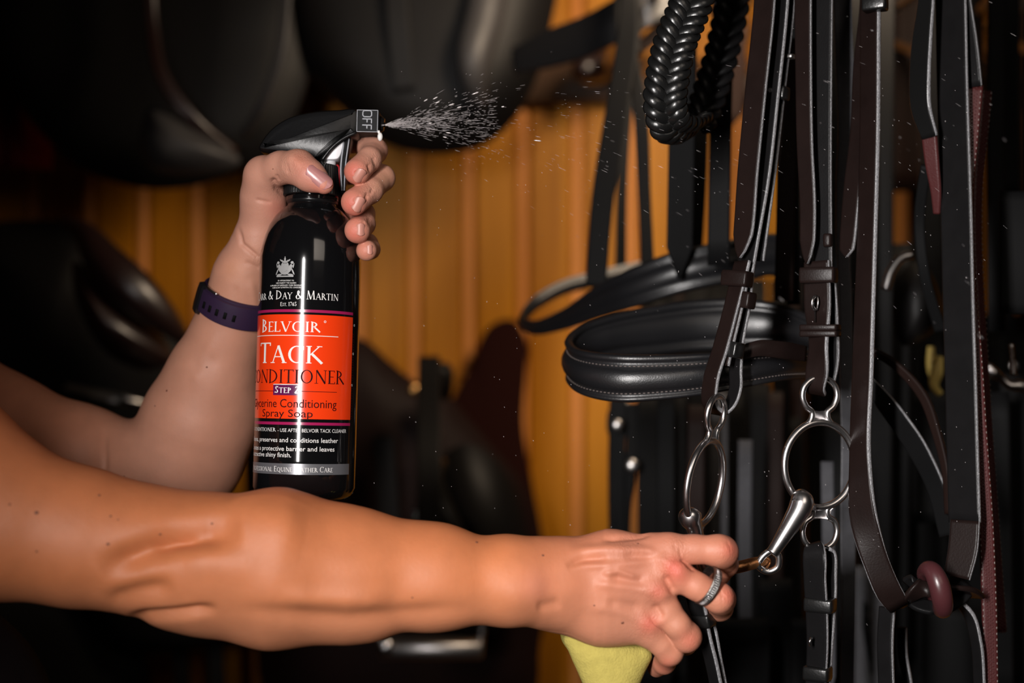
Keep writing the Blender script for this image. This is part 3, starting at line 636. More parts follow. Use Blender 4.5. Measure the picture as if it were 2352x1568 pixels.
def nets(X, Y, Z, V):
    ins = V < 0; nx, ny, nz = V.shape
    c = ins[:-1, :-1, :-1].astype(np.int8)
    c = sum(ins[i:nx-1+i, j:ny-1+j, k:nz-1+k].astype(np.int8) for i in (0, 1) for j in (0, 1) for k in (0, 1))
    I = np.argwhere((c > 0) & (c < 8)); acc = np.zeros((len(I), 3)); cnt = np.zeros(len(I))
    cor = [(i, j, k) for i in (0, 1) for j in (0, 1) for k in (0, 1)]
    for a in cor:
        for d in range(3):
            if a[d]: continue
            b = list(a); b[d] = 1
            va = V[I[:, 0]+a[0], I[:, 1]+a[1], I[:, 2]+a[2]]; vb = V[I[:, 0]+b[0], I[:, 1]+b[1], I[:, 2]+b[2]]
            m = (va < 0) != (vb < 0); t = np.where(m, va/np.where(m, va-vb, 1), 0)
            p = np.tile(np.array(a, float), (len(I), 1)); p[:, d] += t; acc += p*m[:, None]; cnt += m
    p = I+acc/cnt[:, None]
    W = np.stack([np.interp(p[:, d], np.arange(len(A)), A) for d, A in enumerate((X, Y, Z))], 1)
    idx = np.full((nx-1, ny-1, nz-1), -1, np.int64); idx[I[:, 0], I[:, 1], I[:, 2]] = np.arange(len(I)); Q = []
    for d in range(3):
        s0 = [slice(None)]*3; s1 = [slice(None)]*3; s0[d] = slice(0, -1); s1[d] = slice(1, None)
        A0 = ins[tuple(s0)]; B0 = ins[tuple(s1)]; e = np.argwhere(A0 != B0); flip = A0[e[:, 0], e[:, 1], e[:, 2]]
        u, v = (d+1) % 3, (d+2) % 3; ok = (e[:, u] > 0) & (e[:, v] > 0) & (e[:, u] < V.shape[u]-1) & (e[:, v] < V.shape[v]-1); e = e[ok]; flip = flip[ok]
        def g(du, dv):
            q = e.copy(); q[:, u] -= du; q[:, v] -= dv; return idx[q[:, 0], q[:, 1], q[:, 2]]
        q = np.stack([g(1, 1), g(0, 1), g(0, 0), g(1, 0)], 1); q[~flip] = q[~flip][:, ::-1]; Q.append(q)
    return W, np.concatenate(Q)
def npmesh(name, W, Q, mats):
    me = bpy.data.meshes.new(name); me.vertices.add(len(W)); me.vertices.foreach_set('co', W.astype(np.float32).ravel())
    me.loops.add(Q.size); me.loops.foreach_set('vertex_index', Q.ravel().astype(np.int32)); me.polygons.add(len(Q))
    me.polygons.foreach_set('loop_start', np.arange(0, Q.size, 4, dtype=np.int32)); me.polygons.foreach_set('loop_total', np.full(len(Q), 4, np.int32))
    me.polygons.foreach_set('use_smooth', [True]*len(Q)); me.update(calc_edges=True); me.validate()
    for m in mats: me.materials.append(m)
    return me
def normals(W, Q):
    n = np.cross(W[Q[:, 2]]-W[Q[:, 0]], W[Q[:, 3]]-W[Q[:, 1]]); N = np.zeros_like(W)
    for i in range(4): np.add.at(N, Q[:, i], n)
    return N/(np.linalg.norm(N, axis=1)[:, None]+1e-12)
def smooth(W, Q, it=1, lam=.5):
    e = np.concatenate([Q[:, [0, 1]], Q[:, [1, 2]], Q[:, [2, 3]], Q[:, [3, 0]]])
    for _ in range(it):
        S_ = np.zeros_like(W); c = np.zeros(len(W))
        np.add.at(S_, e[:, 0], W[e[:, 1]]); np.add.at(c, e[:, 0], 1); np.add.at(S_, e[:, 1], W[e[:, 0]]); np.add.at(c, e[:, 1], 1)
        W = W+(S_/c[:, None]-W)*lam
    return W
def proj(W): return np.stack([W[:, 0]*F/W[:, 1]+1176, 784-(W[:, 2]-CZ)*F/W[:, 1]], 1)
def segd(p, a, b):
    a = np.array(a, float); b = np.array(b, float); ab = b-a; h = np.clip(((p-a)@ab)/(ab@ab+1e-9), 0, 1); return np.linalg.norm(p-a-h[:, None]*ab, axis=1), h
def carve(W, Q, marks):
    """marks: list of (points, width_px, depth_mm) pushed along the surface normal on the side toward the room; + raises, - sinks"""
    N = normals(W, Q); p = proj(W); front = np.clip(-N[:, 1]*2.2, 0, 1); D = np.zeros(len(W))
    for pts, wd, dp in marks:
        best = np.full(len(W), 1e9); par = np.zeros(len(W)); L = np.r_[0, np.cumsum([math.dist(a, b) for a, b in zip(pts[:-1], pts[1:])])]
        for i, (a, b) in enumerate(zip(pts[:-1], pts[1:])):
            d, h = segd(p, a, b); m = d < best; best = np.where(m, d, best); par = np.where(m, (L[i]+h*(L[i+1]-L[i]))/L[-1], par)
        fade = 1.0 if L[-1] < wd*2.5 else np.clip(np.sin(par*math.pi)*1.6, 0, 1)
        D += dp*.001*np.exp(-(best/wd)**2)*fade
    return W+N*(D*front)[:, None]
# skin: a tone attribute (paler / tanned / red), fine pores and creases
def skinmat():
    m = bpy.data.materials.new('skin'); m.use_nodes = True; nt = m.node_tree; b = nt.nodes['Principled BSDF']
    at = nt.nodes.new('ShaderNodeAttribute'); at.attribute_name = 'tone'; tc = nt.nodes.new('ShaderNodeTexCoord')
    n = nt.nodes.new('ShaderNodeTexNoise'); n.inputs['Scale'].default_value = 70; n.inputs['Detail'].default_value = 5; nt.links.new(tc.outputs['Object'], n.inputs['Vector'])
    mr = nt.nodes.new('ShaderNodeMapRange'); mr.inputs[3].default_value = .86; mr.inputs[4].default_value = 1.14; nt.links.new(n.outputs['Fac'], mr.inputs[0])
    mx = nt.nodes.new('ShaderNodeMix'); mx.data_type = 'RGBA'; mx.blend_type = 'MULTIPLY'; mx.inputs[0].default_value = 1
    nt.links.new(at.outputs['Color'], mx.inputs[6]); nt.links.new(mr.outputs[0], mx.inputs[7]); nt.links.new(mx.outputs[2], b.inputs['Base Color'])
    b.inputs['Roughness'].default_value = .52; b.inputs['Specular IOR Level'].default_value = .4
    b.inputs['Subsurface Weight'].default_value = .12; b.inputs['Subsurface Radius'].default_value = (1, .3, .15); b.inputs['Subsurface Scale'].default_value = .004
    v = nt.nodes.new('ShaderNodeTexVoronoi'); v.inputs['Scale'].default_value = 1100; v.feature = 'DISTANCE_TO_EDGE'; nt.links.new(tc.outputs['Object'], v.inputs['Vector'])
    n2 = nt.nodes.new('ShaderNodeTexNoise'); n2.inputs['Scale'].default_value = 420; n2.inputs['Detail'].default_value = 4; nt.links.new(tc.outputs['Object'], n2.inputs['Vector'])
    ad = nt.nodes.new('ShaderNodeMath'); ad.operation = 'ADD'; nt.links.new(v.outputs['Distance'], ad.inputs[0]); nt.links.new(n2.outputs['Fac'], ad.inputs[1])
    ca = nt.nodes.new('ShaderNodeAttribute'); ca.attribute_name = 'crinkle'
    mp = nt.nodes.new('ShaderNodeMapping'); mp.inputs['Scale'].default_value = (1.5, 1, .7); nt.links.new(tc.outputs['Object'], mp.inputs['Vector'])
    v3 = nt.nodes.new('ShaderNodeTexNoise'); v3.inputs['Scale'].default_value = 520; v3.inputs['Detail'].default_value = 2; v3.inputs['Distortion'].default_value = 1.2; nt.links.new(mp.outputs[0], v3.inputs['Vector'])
    mm_ = nt.nodes.new('ShaderNodeMath'); mm_.operation = 'MULTIPLY'; nt.links.new(v3.outputs['Fac'], mm_.inputs[0]); nt.links.new(ca.outputs['Fac'], mm_.inputs[1])
    m4 = nt.nodes.new('ShaderNodeMath'); m4.operation = 'MULTIPLY_ADD'; m4.inputs[1].default_value = 9; nt.links.new(mm_.outputs[0], m4.inputs[0]); nt.links.new(ad.outputs[0], m4.inputs[2]); ad = m4
    bp = nt.nodes.new('ShaderNodeBump'); bp.inputs['Strength'].default_value = .30; bp.inputs['Distance'].default_value = .0004
    nt.links.new(ad.outputs[0], bp.inputs['Height']); nt.links.new(bp.outputs[0], b.inputs['Normal'])
    return m
SKIN = skinmat()
PALE = np.array((.53, .25, .165)); TAN = np.array((.50, .165, .065)); REDT = np.array((.56, .10, .07)); PINK = np.array((.43, .17, .115))
def paint(me, W, base, spots):
    p = proj(W); col = base(p) if callable(base) else np.tile(base, (len(W), 1))
    for (x, y), r, c, a in spots:
        wgt = (a*np.exp(-(((p-np.array((x, y)))**2).sum(1))/(r*r)))[:, None]; col = col*(1-wgt)+np.array(c)*wgt
    at = me.attributes.new('tone', 'FLOAT_COLOR', 'POINT'); at.data.foreach_set('color', np.c_[np.clip(col, 0, 1), np.ones(len(W))].astype(np.float32).ravel())
def crinkle(me, W, spots):
    p = proj(W); v = np.zeros(len(W))
    for (x, y), r in spots: v = np.maximum(v, np.exp(-(((p-np.array((x, y)))**2).sum(1))/(r*r)))
    at = me.attributes.new('crinkle', 'FLOAT', 'POINT'); at.data.foreach_set('value', v.astype(np.float32))
def pr_(x, y, Y): v = P(x, y, Y); return (v.x, v.y, v.z)
def chain(fd, pts, k=.003, sq=None, V=None):   # pts: px,py,Y,r_px
    for a, b in zip(pts[:-1], pts[1:]): fd.cone(pr_(*a[:3]), pr_(*b[:3]), S(a[3], a[2]), S(b[3], b[2]), k, sq, V)
def assemble(fd, fingers, kpalm=.0045, k=.0007):
    R_ = fd.V.copy()
    for pts in fingers:
        opt = {}; 
        if isinstance(pts, tuple): pts, opt = pts
        V = np.full_like(fd.V, 1.0); chain(fd, pts, opt.get('k', .003), opt.get('sq'), V)
        w_ = [pr_(*a[:3]) for a in pts]; lo = np.min(w_, 0)-.03; hi = np.max(w_, 0)+.03; sl = fd.sl(lo, hi)
        R_[sl] = smin(R_[sl], smin(fd.V[sl], V[sl], opt.get('kp', kpalm)), k)
    fd.V = R_
# --- near arm and hand (back of the hand toward the room)
def near_arm():
    X = grid_axis(-.56, .16, P(1230, 0, .88).x, P(1720, 0, .9).x, .0008, .0022)
    Zt = P(0, 1195, .88).z; Zb = P(0, 1580, .89).z
    Z = grid_axis(1.02, 1.40, Zb, Zt, .0009, .0022); Yx = grid_axis(.76, 1.0, .845, .945, .0009, .0025)
    fd = Field(X, Yx, Z)
    # shoulder, upper arm, elbow, forearm
    chain(fd, [(-560, 760, .82, 260), (-300, 960, .83, 225), (0, 1193, .845, 176), (180, 1233, .85, 152), (330, 1262, .853, 140), (480, 1290, .858, 150), (640, 1305, .862, 158), (800, 1324, .867, 136), (1000, 1328, .873, 112), (1170, 1334, .878, 92), (1265, 1334, .884, 82)], .012)
    chain(fd, [(640, 1225, .866, 95), (800, 1262, .868, 78), (1000, 1290, .874, 66)], .015)      # brachioradialis
    chain(fd, [(420, 1330, .858, 105), (620, 1385, .862, 84), (840, 1390, .866, 66)], .015)      # ulnar side
    # wrist and palm
    chain(fd, [(1170, 1312, .879, 74), (1270, 1318, .884, 70)], .008); chain(fd, [(1170, 1354, .881, 74), (1270, 1350, .886, 76)], .008)
    chain(fd, [(1262, 1312, .888, 60), (1400, 1275, .889, 46), (1520, 1264, .884, 34)], .014)
    chain(fd, [(1262, 1330, .888, 66), (1400, 1312, .886, 56), (1535, 1306, .882, 36)], .014)
    chain(fd, [(1266, 1350, .888, 66), (1400, 1366, .886, 56), (1505, 1362, .882, 38)], .014)
    chain(fd, [(1272, 1370, .892, 62), (1380, 1420, .890, 50), (1478, 1440, .886, 38)], .014)
    chain(fd, [(1290, 1380, .902, 60), (1420, 1420, .905, 56)], .012); chain(fd, [(1290, 1320, .902, 62), (1430, 1300, .906, 58)], .012)
    assemble(fd, [
        [(1500, 1262, .885, 37), (1540, 1260, .882, 35), (1595, 1261, .881, 32), (1650, 1264, .880, 35), (1658, 1267, .884, 36), (1666, 1296, .903, 28), (1648, 1324, .917, 26)],
        [(1530, 1306, .882, 37), (1560, 1324, .878, 35), (1600, 1346, .876, 31), (1650, 1372, .878, 34), (1654, 1376, .884, 34), (1654, 1396, .904, 28), (1628, 1406, .920, 25)],
        [(1500, 1364, .882, 37), (1530, 1400, .879, 33), (1555, 1434, .878, 30), (1576, 1462, .883, 34), (1574, 1476, .906, 26), (1545, 1472, .922, 24)],
        [(1478, 1438, .886, 37), (1500, 1458, .885, 32), (1520, 1478, .885, 28), (1538, 1496, .888, 31), (1526, 1522, .902, 24), (1508, 1534, .916, 21)],
        ([(1320, 1330, .912, 46), (1440, 1320, .930, 38), (1540, 1330, .940, 32), (1610, 1335, .938, 27)], {'kp': .012})])
    W, Q = nets(X, Yx, Z, fd.V); W = smooth(W, Q, 1)
    W = carve(W, Q, [
        ([(230, 1318), (330, 1268), (400, 1240), (480, 1224), (560, 1222)], 32, -8.5), ([(350, 1262), (400, 1242), (460, 1230)], 14, -2.5), ([(240, 1384), (320, 1358), (400, 1344)], 22, -3.5), ([(290, 1420), (400, 1410), (500, 1396)], 12, -5), ([(560, 1170), (640, 1190)], 60, 4), ([(520, 1400), (800, 1420), (1100, 1395)], 22, -2.5), ([(640, 1372), (900, 1378)], 22, 2),
        ([(520, 1200), (700, 1230)], 60, 2.0), ([(420, 1280), (600, 1300)], 40, 1.5),
        ([(1300, 1268), (1400, 1262), (1490, 1268), (1545, 1300)], 13, 2.3), ([(1310, 1300), (1400, 1298), (1500, 1290)], 10, 1.4),
        ([(1380, 1318), (1420, 1312), (1470, 1330)], 8, 1.8), ([(1300, 1300), (1340, 1285), (1400, 1280)], 9, -1.6), ([(1380, 1240), (1460, 1232), (1500, 1222)], 7, -2.0),
        ([(1360, 1340), (1440, 1346), (1500, 1356)], 12, 1.3), ([(1350, 1395), (1420, 1400), (1480, 1428)], 13, .9),
        ([(1540, 1298), (1556, 1306)], 24, 3.4), ([(1502, 1352), (1520, 1362)], 25, 3.8), ([(1484, 1428), (1498, 1434)], 24, 3.4),
        ([(1400, 1326), (1490, 1338)], 13, -1.4), ([(1390, 1384), (1475, 1398)], 15, -1.4), ([(1430, 1276), (1520, 1276)], 9, -1.6),
        ([(1558, 1282), (1580, 1300), (1600, 1310)], 6, -1.8), ([(1532, 1330), (1542, 1350)], 10, -2.4), ([(1508, 1396), (1516, 1412)], 10, -2.4),
        ([(1230, 1395), (1290, 1382)], 14, -1.2), ([(1190, 1368), (1220, 1360)], 34, 1.4),
        ([(1668, 1240), (1680, 1262)], 3, -.4), ([(1658, 1362), (1668, 1378)], 3, -.4), ([(1654, 1350), (1662, 1392)], 3, -.3),
        ([(1560, 1255), (1563, 1280)], 3, -.5), ([(1549, 1246), (1552, 1268)], 3, -.4), ([(1527, 1292), (1532, 1310)], 2.5, -.35), ([(1518, 1290), (1522, 1306)], 2.5, -.35)])
    me = npmesh('arm', W, Q, [SKIN])
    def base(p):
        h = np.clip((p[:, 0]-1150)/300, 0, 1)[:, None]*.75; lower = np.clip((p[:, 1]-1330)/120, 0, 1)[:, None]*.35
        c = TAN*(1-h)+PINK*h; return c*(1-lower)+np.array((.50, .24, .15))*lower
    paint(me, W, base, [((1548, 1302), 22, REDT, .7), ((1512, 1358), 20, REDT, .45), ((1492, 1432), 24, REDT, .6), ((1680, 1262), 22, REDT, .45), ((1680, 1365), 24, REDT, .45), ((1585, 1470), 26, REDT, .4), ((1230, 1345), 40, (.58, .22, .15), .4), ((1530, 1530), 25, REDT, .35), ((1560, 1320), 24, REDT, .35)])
    crinkle(me, W, [((1535, 1300), 34), ((1500, 1354), 32), ((1480, 1430), 36), ((1560, 1255), 26), ((1670, 1265), 22), ((1665, 1372), 24), ((1585, 1465), 22), ((1440, 1260), 30)])
    return me
# --- far arm and hand (thumb toward the room, fingers round the trigger)
def far_arm():
    X = grid_axis(-.56, -.06, P(535, 0, .96).x, P(925, 0, .97).x, .0008, .0022)
    Z = grid_axis(1.10, 1.46, P(0, 625, .96).z, P(0, 295, .96).z, .0009, .0022); Yx = grid_axis(.86, 1.16, .895, 1.01, .0009, .0025)
    fd = Field(X, Yx, Z)
    chain(fd, [(-560, 700, 1.10, 200), (-260, 860, 1.08, 165), (0, 990, 1.06, 128), (180, 1050, 1.045, 115), (320, 1090, 1.035, 112), (410, 1060, 1.03, 122), (455, 960, 1.02, 120), (490, 860, 1.01, 98), (525, 760, 1.0, 76), (548, 690, .992, 66), (565, 620, .985, 62)], .012)
    chain(fd, [(470, 1060, 1.03, 82), (520, 930, 1.02, 70)], .015)
    chain(fd, [(560, 630, .985, 64), (590, 555, .975, 48), (606, 470, .966, 44), (606, 410, .958, 34)], .010)       # thenar
    chain(fd, [(590, 600, .990, 52), (650, 520, 1.003, 44), (740, 430, 1.004, 34)], .010)
    chain(fd, [(590, 600, .995, 50), (680, 560, 1.010, 40), (760, 540, 1.008, 30)], .010)
    chain(fd, [(610, 420, .975, 34), (690, 400, .995, 30), (745, 360, 1.0, 28)], .010)
    assemble(fd, [
        ([(603, 440, .960, 42), (606, 402, .952, 40), (645, 385, .941, 35), (685, 384, .932, 38), (712, 404, .926, 34), (744, 424, .922, 22)], {'kp': .010, 'k': .005}),
        [(745, 340, 1.0, 27), (820, 320, .992, 28), (861, 346, .966, 28), (848, 366, .948, 27), (820, 394, .935, 30)],
        [(745, 400, 1.003, 27), (830, 395, .992, 28), (876, 409, .966, 30), (850, 438, .946, 28), (814, 464, .932, 31)],
        [(748, 470, 1.003, 26), (800, 468, .995, 26), (832, 492, .970, 28), (834, 514, .952, 27), (821, 529, .937, 30)],
        [(755, 535, 1.005, 23), (810, 540, .992, 22), (845, 560, .974, 22), (850, 572, .960, 22), (842, 575, .944, 24)]], kpalm=.0045)
    W, Q = nets(X, Yx, Z, fd.V); W = smooth(W, Q, 1)
    W = carve(W, Q, [
        ([(240, 985), (243, 1095)], 5, -1.5), ([(547, 520), (556, 560), (590, 588), (605, 594)], 5, -1.6), ([(560, 600), (600, 618)], 5, -.8), ([(585, 458), (625, 466)], 4, -.8),
        ([(622, 408), (636, 432), (656, 444)], 7, -2.4), ([(634, 400), (640, 416)], 4, -1.0), ([(672, 365), (682, 372)], 12, 1.3), ([(657, 372), (664, 400)], 4, -.6), ([(650, 372), (656, 395)], 4, -.4),
        ([(575, 640), (590, 720)], 10, .8), ([(540, 650), (550, 720)], 9, -.6), ([(500, 760), (440, 900)], 14, .8), ([(440, 850), (500, 820)], 16, -.8),
        ([(830, 388), (812, 400)], 3, -.9), ([(846, 375), (852, 398)], 4, -1.2), ([(856, 360), (866, 388)], 4, -1.0), ([(840, 460), (846, 440)], 4, -1.3), ([(848, 450), (858, 432)], 3, -.8),
        ([(810, 462), (830, 448)], 3, -.8), ([(828, 516), (838, 508)], 3, -.9), ([(845, 500), (852, 520)], 4, -1.0)])
    me = npmesh('arm', W, Q, [SKIN])
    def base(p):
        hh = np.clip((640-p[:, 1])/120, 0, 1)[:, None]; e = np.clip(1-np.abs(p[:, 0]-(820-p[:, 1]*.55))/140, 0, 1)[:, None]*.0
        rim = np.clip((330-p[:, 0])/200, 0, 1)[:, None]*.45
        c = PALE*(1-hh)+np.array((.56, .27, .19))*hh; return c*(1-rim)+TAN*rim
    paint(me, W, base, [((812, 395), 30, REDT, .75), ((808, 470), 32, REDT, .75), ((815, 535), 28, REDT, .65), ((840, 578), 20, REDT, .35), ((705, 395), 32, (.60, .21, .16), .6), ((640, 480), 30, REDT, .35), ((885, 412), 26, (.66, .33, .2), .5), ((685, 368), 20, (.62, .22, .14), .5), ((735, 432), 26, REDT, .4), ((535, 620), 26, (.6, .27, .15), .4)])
    crinkle(me, W, [((685, 370), 26), ((660, 385), 20), ((855, 375), 22), ((850, 440), 20), ((838, 505), 16), ((600, 590), 20), ((640, 430), 18)])
    return me
per = root('person', 'person reaching in from the left with a raised spray bottle in one hand', 'person', (0, 0, 0))
ma = near_arm(); mf = far_arm()
# one body: both arms joined under the shirt
import bmesh
bmm = bmesh.new(); bmm.from_mesh(ma); bmm.from_mesh(mf)
body = bpy.data.meshes.new('body'); bmm.to_mesh(body); bmm.free(); body.materials.clear(); body.materials.append(SKIN)
bd = link('body', body, per)
# torso in a navy shirt, head and hair, trousers: mostly left of the frame
NAVY = mat('navy_shirt', (0.012, 0.014, 0.024), 0.85, spec=0.2, bump=0.5, bscale=500)
DENIM = mat('dark_trousers', (0.015, 0.016, 0.02), 0.8, spec=0.2, bump=0.4, bscale=500)
HAIR = mat('brown_hair', (0.05, 0.025, 0.012), 0.5, bump=0.8, bscale=250)
def coarse(build, lo, hi, h, m, name, parent, tone=None):
    ax = [np.arange(l, u, h, dtype=np.float32) for l, u in zip(lo, hi)]; fd = Field(*ax); build(fd); W, Q = nets(*ax, fd.V); W = smooth(W, Q, 2)
    me = npmesh(name, W, Q, [m])
    if tone is not None: paint(me, W, np.array(tone), [])
    return link(name, me, parent)
def shirt(f):
    f.cone((-.50, .96, 1.00), (-.53, .96, 1.24), .135, .135, .05, ((1, 0, 0), 1.12)); f.cone((-.53, .86, 1.30), (-.53, 1.06, 1.30), .10, .10, .05)
    f.cone((-.53, .84, 1.335), (-.43, .835, 1.27), .075, .068, .04); f.cone((-.53, 1.08, 1.335), (-.48, 1.085, 1.31), .075, .068, .04)
    f.cone((-.49, .86, .96), (-.49, 1.06, .96), .125, .125, .05); f.cone((-.52, .96, 1.38), (-.50, .96, 1.42), .06, .055, .03)
    f.cone((-.43, .90, 1.02), (-.43, 1.0, 1.02), .105, .105, .04)
coarse(shirt, (-.72, .70, .82), (-.30, 1.22, 1.47), .006, NAVY, 'shirt', per)
def trousers(f):
    for y in (.88, 1.05): f.cone((-.49, y, .92), (-.49, y, .5), .105, .07, .03); f.cone((-.49, y, .5), (-.51, y, .06), .07, .05, .03)
coarse(trousers, (-.66, .72, .0), (-.34, 1.2, 1.02), .008, DENIM, 'trousers', per)
def shoes(f):
    for y in (.88, 1.05): f.cone((-.54, y, .045), (-.36, y, .035), .045, .035, .02)
coarse(shoes, (-.62, .8, -.01), (-.28, 1.14, .12), .006, SAD, 'shoes', per)
def head(f):
    f.cone((-.51, .96, 1.38), (-.495, .96, 1.47), .052, .05, .02); f.cone((-.49, .96, 1.585), (-.47, .96, 1.56), .082, .078, .03)
    f.cone((-.445, .96, 1.505), (-.47, .96, 1.49), .035, .05, .03); f.cone((-.41, .96, 1.57), (-.378, .96, 1.545), .010, .014, .012)
    f.cone((-.396, .945, 1.505), (-.396, .975, 1.505), .009, .009, .006)
    for s in (-1, 1): f.cone((-.49, .96+s*.078, 1.575), (-.492, .96+s*.082, 1.545), .014, .010, .006); f.cone((-.405, .96+s*.03, 1.588), (-.41, .96+s*.045, 1.588), .008, .008, .006)
hd = coarse(head, (-.64, .84, 1.33), (-.34, 1.08, 1.70), .004, SKIN, 'head', per, PALE)
mb = MB()
for s in (-1, 1): ball(mb, (-.402, .96+s*.032, 1.572), .011)
mb.build('eye', [mat('eye_white', (.7, .68, .65), .2)], hd)
def hair(f):
    f.cone((-.515, .96, 1.60), (-.49, .96, 1.625), .088, .082, .03); f.cone((-.57, .96, 1.57), (-.60, .96, 1.42), .055, .035, .03)
coarse(hair, (-.70, .84, 1.34), (-.36, 1.08, 1.74), .005, HAIR, 'hair', per)
# nails: curved plates following each fingertip
NAIL = mat('pink_nail_polish', (0.46, 0.20, 0.19), 0.28, coat=0.15, spec=0.5)
NAILB = mat('natural_nail', (0.50, 0.22, 0.17), 0.38, coat=0.0, spec=.4)
from mathutils.bvhtree import BVHTree
bvh = BVHTree.FromPolygons([v.co for v in body.vertices], [tuple(p.vertices) for p in body.polygons])
def nail(px, py, ang, L, Wd, m, parent, curve=.5, lift=.0002, pitch=0, roll=0):
    """ang: direction the nail points in the photo plane (deg, 0 = right, 90 = up); it lies on the fingertip's skin"""
    a = math.radians(ang); o0 = Vector((0, 0, CZ)); hit = bvh.ray_cast(o0, (P(px, py, 1)-o0).normalized())
    c = hit[0]; Y = c.y; ns = Vector((0, 0, 0))
    for dx, dy in ((0, 0), (5, 0), (-5, 0), (0, 5), (0, -5)):
        h2 = bvh.ray_cast(o0, (P(px+dx, py+dy, 1)-o0).normalized())
        if h2[0] is not None and abs(h2[0].y-Y) < .006: ns += h2[1]
    nrm = ns.normalized(); d = Vector((math.cos(a), 0, math.sin(a))); nrm = Matrix.Rotation(math.radians(roll), 3, d) @ nrm
    d = (d-nrm*d.dot(nrm)).normalized(); s = nrm.cross(d)
    nrm2 = Matrix.Rotation(math.radians(pitch), 3, s); d = nrm2 @ d; nrm = nrm2 @ nrm
    L = S(L, Y); Wd = S(Wd, Y); nu, nv = 13, 13; top = []; bot_ = []
    for i in range(nv):
        v = i/(nv-1); y = (v-.5)*L; e = max(0, (abs(2*v-1)-.55)/.45); hw = Wd/2*math.sqrt(max(.03, 1-e*e*.93))
        for j in range(nu):
            u = -1+2*j/(nu-1); x = u*hw; z = -curve*Wd*.5*(x/(Wd/2))**2-.12*L*(v-.45)**2+lift
            p = c+d*y+s*x+nrm*z; top.append(p); bot_.append(p-nrm*.0012)
    mb = MB(); n = nu*nv; fs = []
    for i in range(nv-1):
        for j in range(nu-1):
            a_ = i*nu+j; fs.append((a_, a_+1, a_+nu+1, a_+nu)); fs.append((n+a_, n+a_+nu, n+a_+nu+1, n+a_+1))
    rim = [j for j in range(nu)]+[i*nu+nu-1 for i in range(1, nv)]+[(nv-1)*nu+j for j in range(nu-2, -1, -1)]+[i*nu for i in range(nv-2, 0, -1)]
    for a_, b_ in zip(rim, rim[1:]+rim[:1]): fs.append((a_, n+a_, n+b_, b_))
    mb.add(top+bot_, fs); return mb.build('fingernail', m, parent, sharp=60)
nail(734, 405, -37, 68, 38, NAIL, bd, .5, .0008)
nail(827, 404, -118, 34, 26, NAILB, bd, .5, .0006)
nail(825, 470, -115, 36, 27, NAILB, bd, .5, .0006)
nail(829, 527, -90, 28, 22, NAILB, bd, .5, .0006)
nail(850, 573, -88, 22, 16, NAILB, bd, .5, .0006)
# moles
MOLE = mat('mole', (0.16, 0.055, 0.03), .6)
mm = None
for x, y, r in ((84, 1177, 5), (22, 1158, 3), (228, 1137, 3.5), (254, 1185, 3), (271, 1193, 2.2), (248, 1249, 4), (84, 1266, 3), (368, 1227, 3.2), (487, 1202, 3), (1095, 1245, 4), (1247, 1275, 3.5), (947, 1372, 2.5), (1430, 1430, 4), (1365, 1390, 2.5), (285, 1094, 2.2), (383, 897, 3), (356, 932, 2.2), (475, 843, 2.4), (627, 388, 1.6), (1465, 1248, 3)):
    d = (P(x, y, 1)-Vector((0, 0, CZ))).normalized(); hit = bvh.ray_cast(Vector((0, 0, CZ)), d)
    if hit[0]:
        q = hit[1].to_track_quat('Z', 'Y').to_matrix(); mb = MB(); rr = S(r, hit[0].y); ball(mb, hit[0], rr, rr*.8, .0003, q, nu=10, nv=6); mb.build('mole', MOLE, bd)
def on_skin(x, y):
    d = (P(x, y, 1)-Vector((0, 0, CZ))).normalized(); h = bvh.ray_cast(Vector((0, 0, CZ)), d); return h[0], h[1]
# ------------------------------------------------------------------ watch strap, ring, sponge
WST = mat('dark_purple_silicone', (0.028, 0.014, 0.040), 0.42, spec=0.4)
wt = root('wrist_strap', 'dark purple silicone watch strap with metal buckle on the raised wrist', 'watch', (0, 0, 0))
A0 = Vector(pr_(538, 694, .993)); AX = (Vector(pr_(565, 620, .985))-Vector(pr_(525, 760, 1.0))).normalized()
def aroundwrist(ang, off, along):   # point on a loop around the wrist; ang from the room side
    u = Vector((0, -1, 0)); u = (u-AX*u.dot(AX)).normalized(); v = AX.cross(u)
    d = u*math.cos(ang)+v*math.sin(ang); c = A0+AX*along
    h = bvh.ray_cast(c+d*.05, -d); r = (h[0]-c).length if h[0] is not None and (h[0]-c).length < .04 else .022
    return c+d*(r+off), d
def wband(name, a0, a1, half, off, th, m, n=70, skew=0.0, wfun=None):
    rings = []
    for t in np.linspace(0, 1, n):
        a = a0+(a1-a0)*t; hw = half*(wfun(t) if wfun else 1); p0, d = aroundwrist(a, 0, 0); r = (p0-A0).length
        sh = AX*(skew*math.sin(a)); rings.append([A0+d*(r+off+z)+AX*x+sh for x, z in ((-hw, 0), (-hw*.92, th*.9), (-hw*.5, th), (hw*.5, th), (hw*.92, th*.9), (hw, 0))])
    mb = MB(); loft(mb, rings, closed_path=abs(a1-a0) > 6.2); return mb.build(name, m, wt, sharp=50)
HW = .0098
wband('band', 0, 2*math.pi, HW, .0002, .0022, WST, 90)
wband('strap_end', 1.75, -.95, HW*.86, .0024, .0020, WST, 40, 0, lambda t: 1 if t > .1 else .6+.4*math.sqrt(t/.1))
wband('keeper_loop', 1.35, 1.62, HW*1.12, .0026, .0034, WST, 8)
wband('keeper_loop', -1.12, -.82, HW*1.12, .0026, .0034, mat('black_keeper', (.01, .01, .012), .25), 8)
mb = MB()
for k in range(5):
    a = -.58+k*.22; p, d = aroundwrist(a, .0046, -.0008); R3 = Matrix((d.cross(AX), AX, d)).transposed(); box(mb, p, .0011, .0024, .0003, R3, bev=.2)
    b_ = mb.build('strap_hole', HOLE, wt); mb = MB()
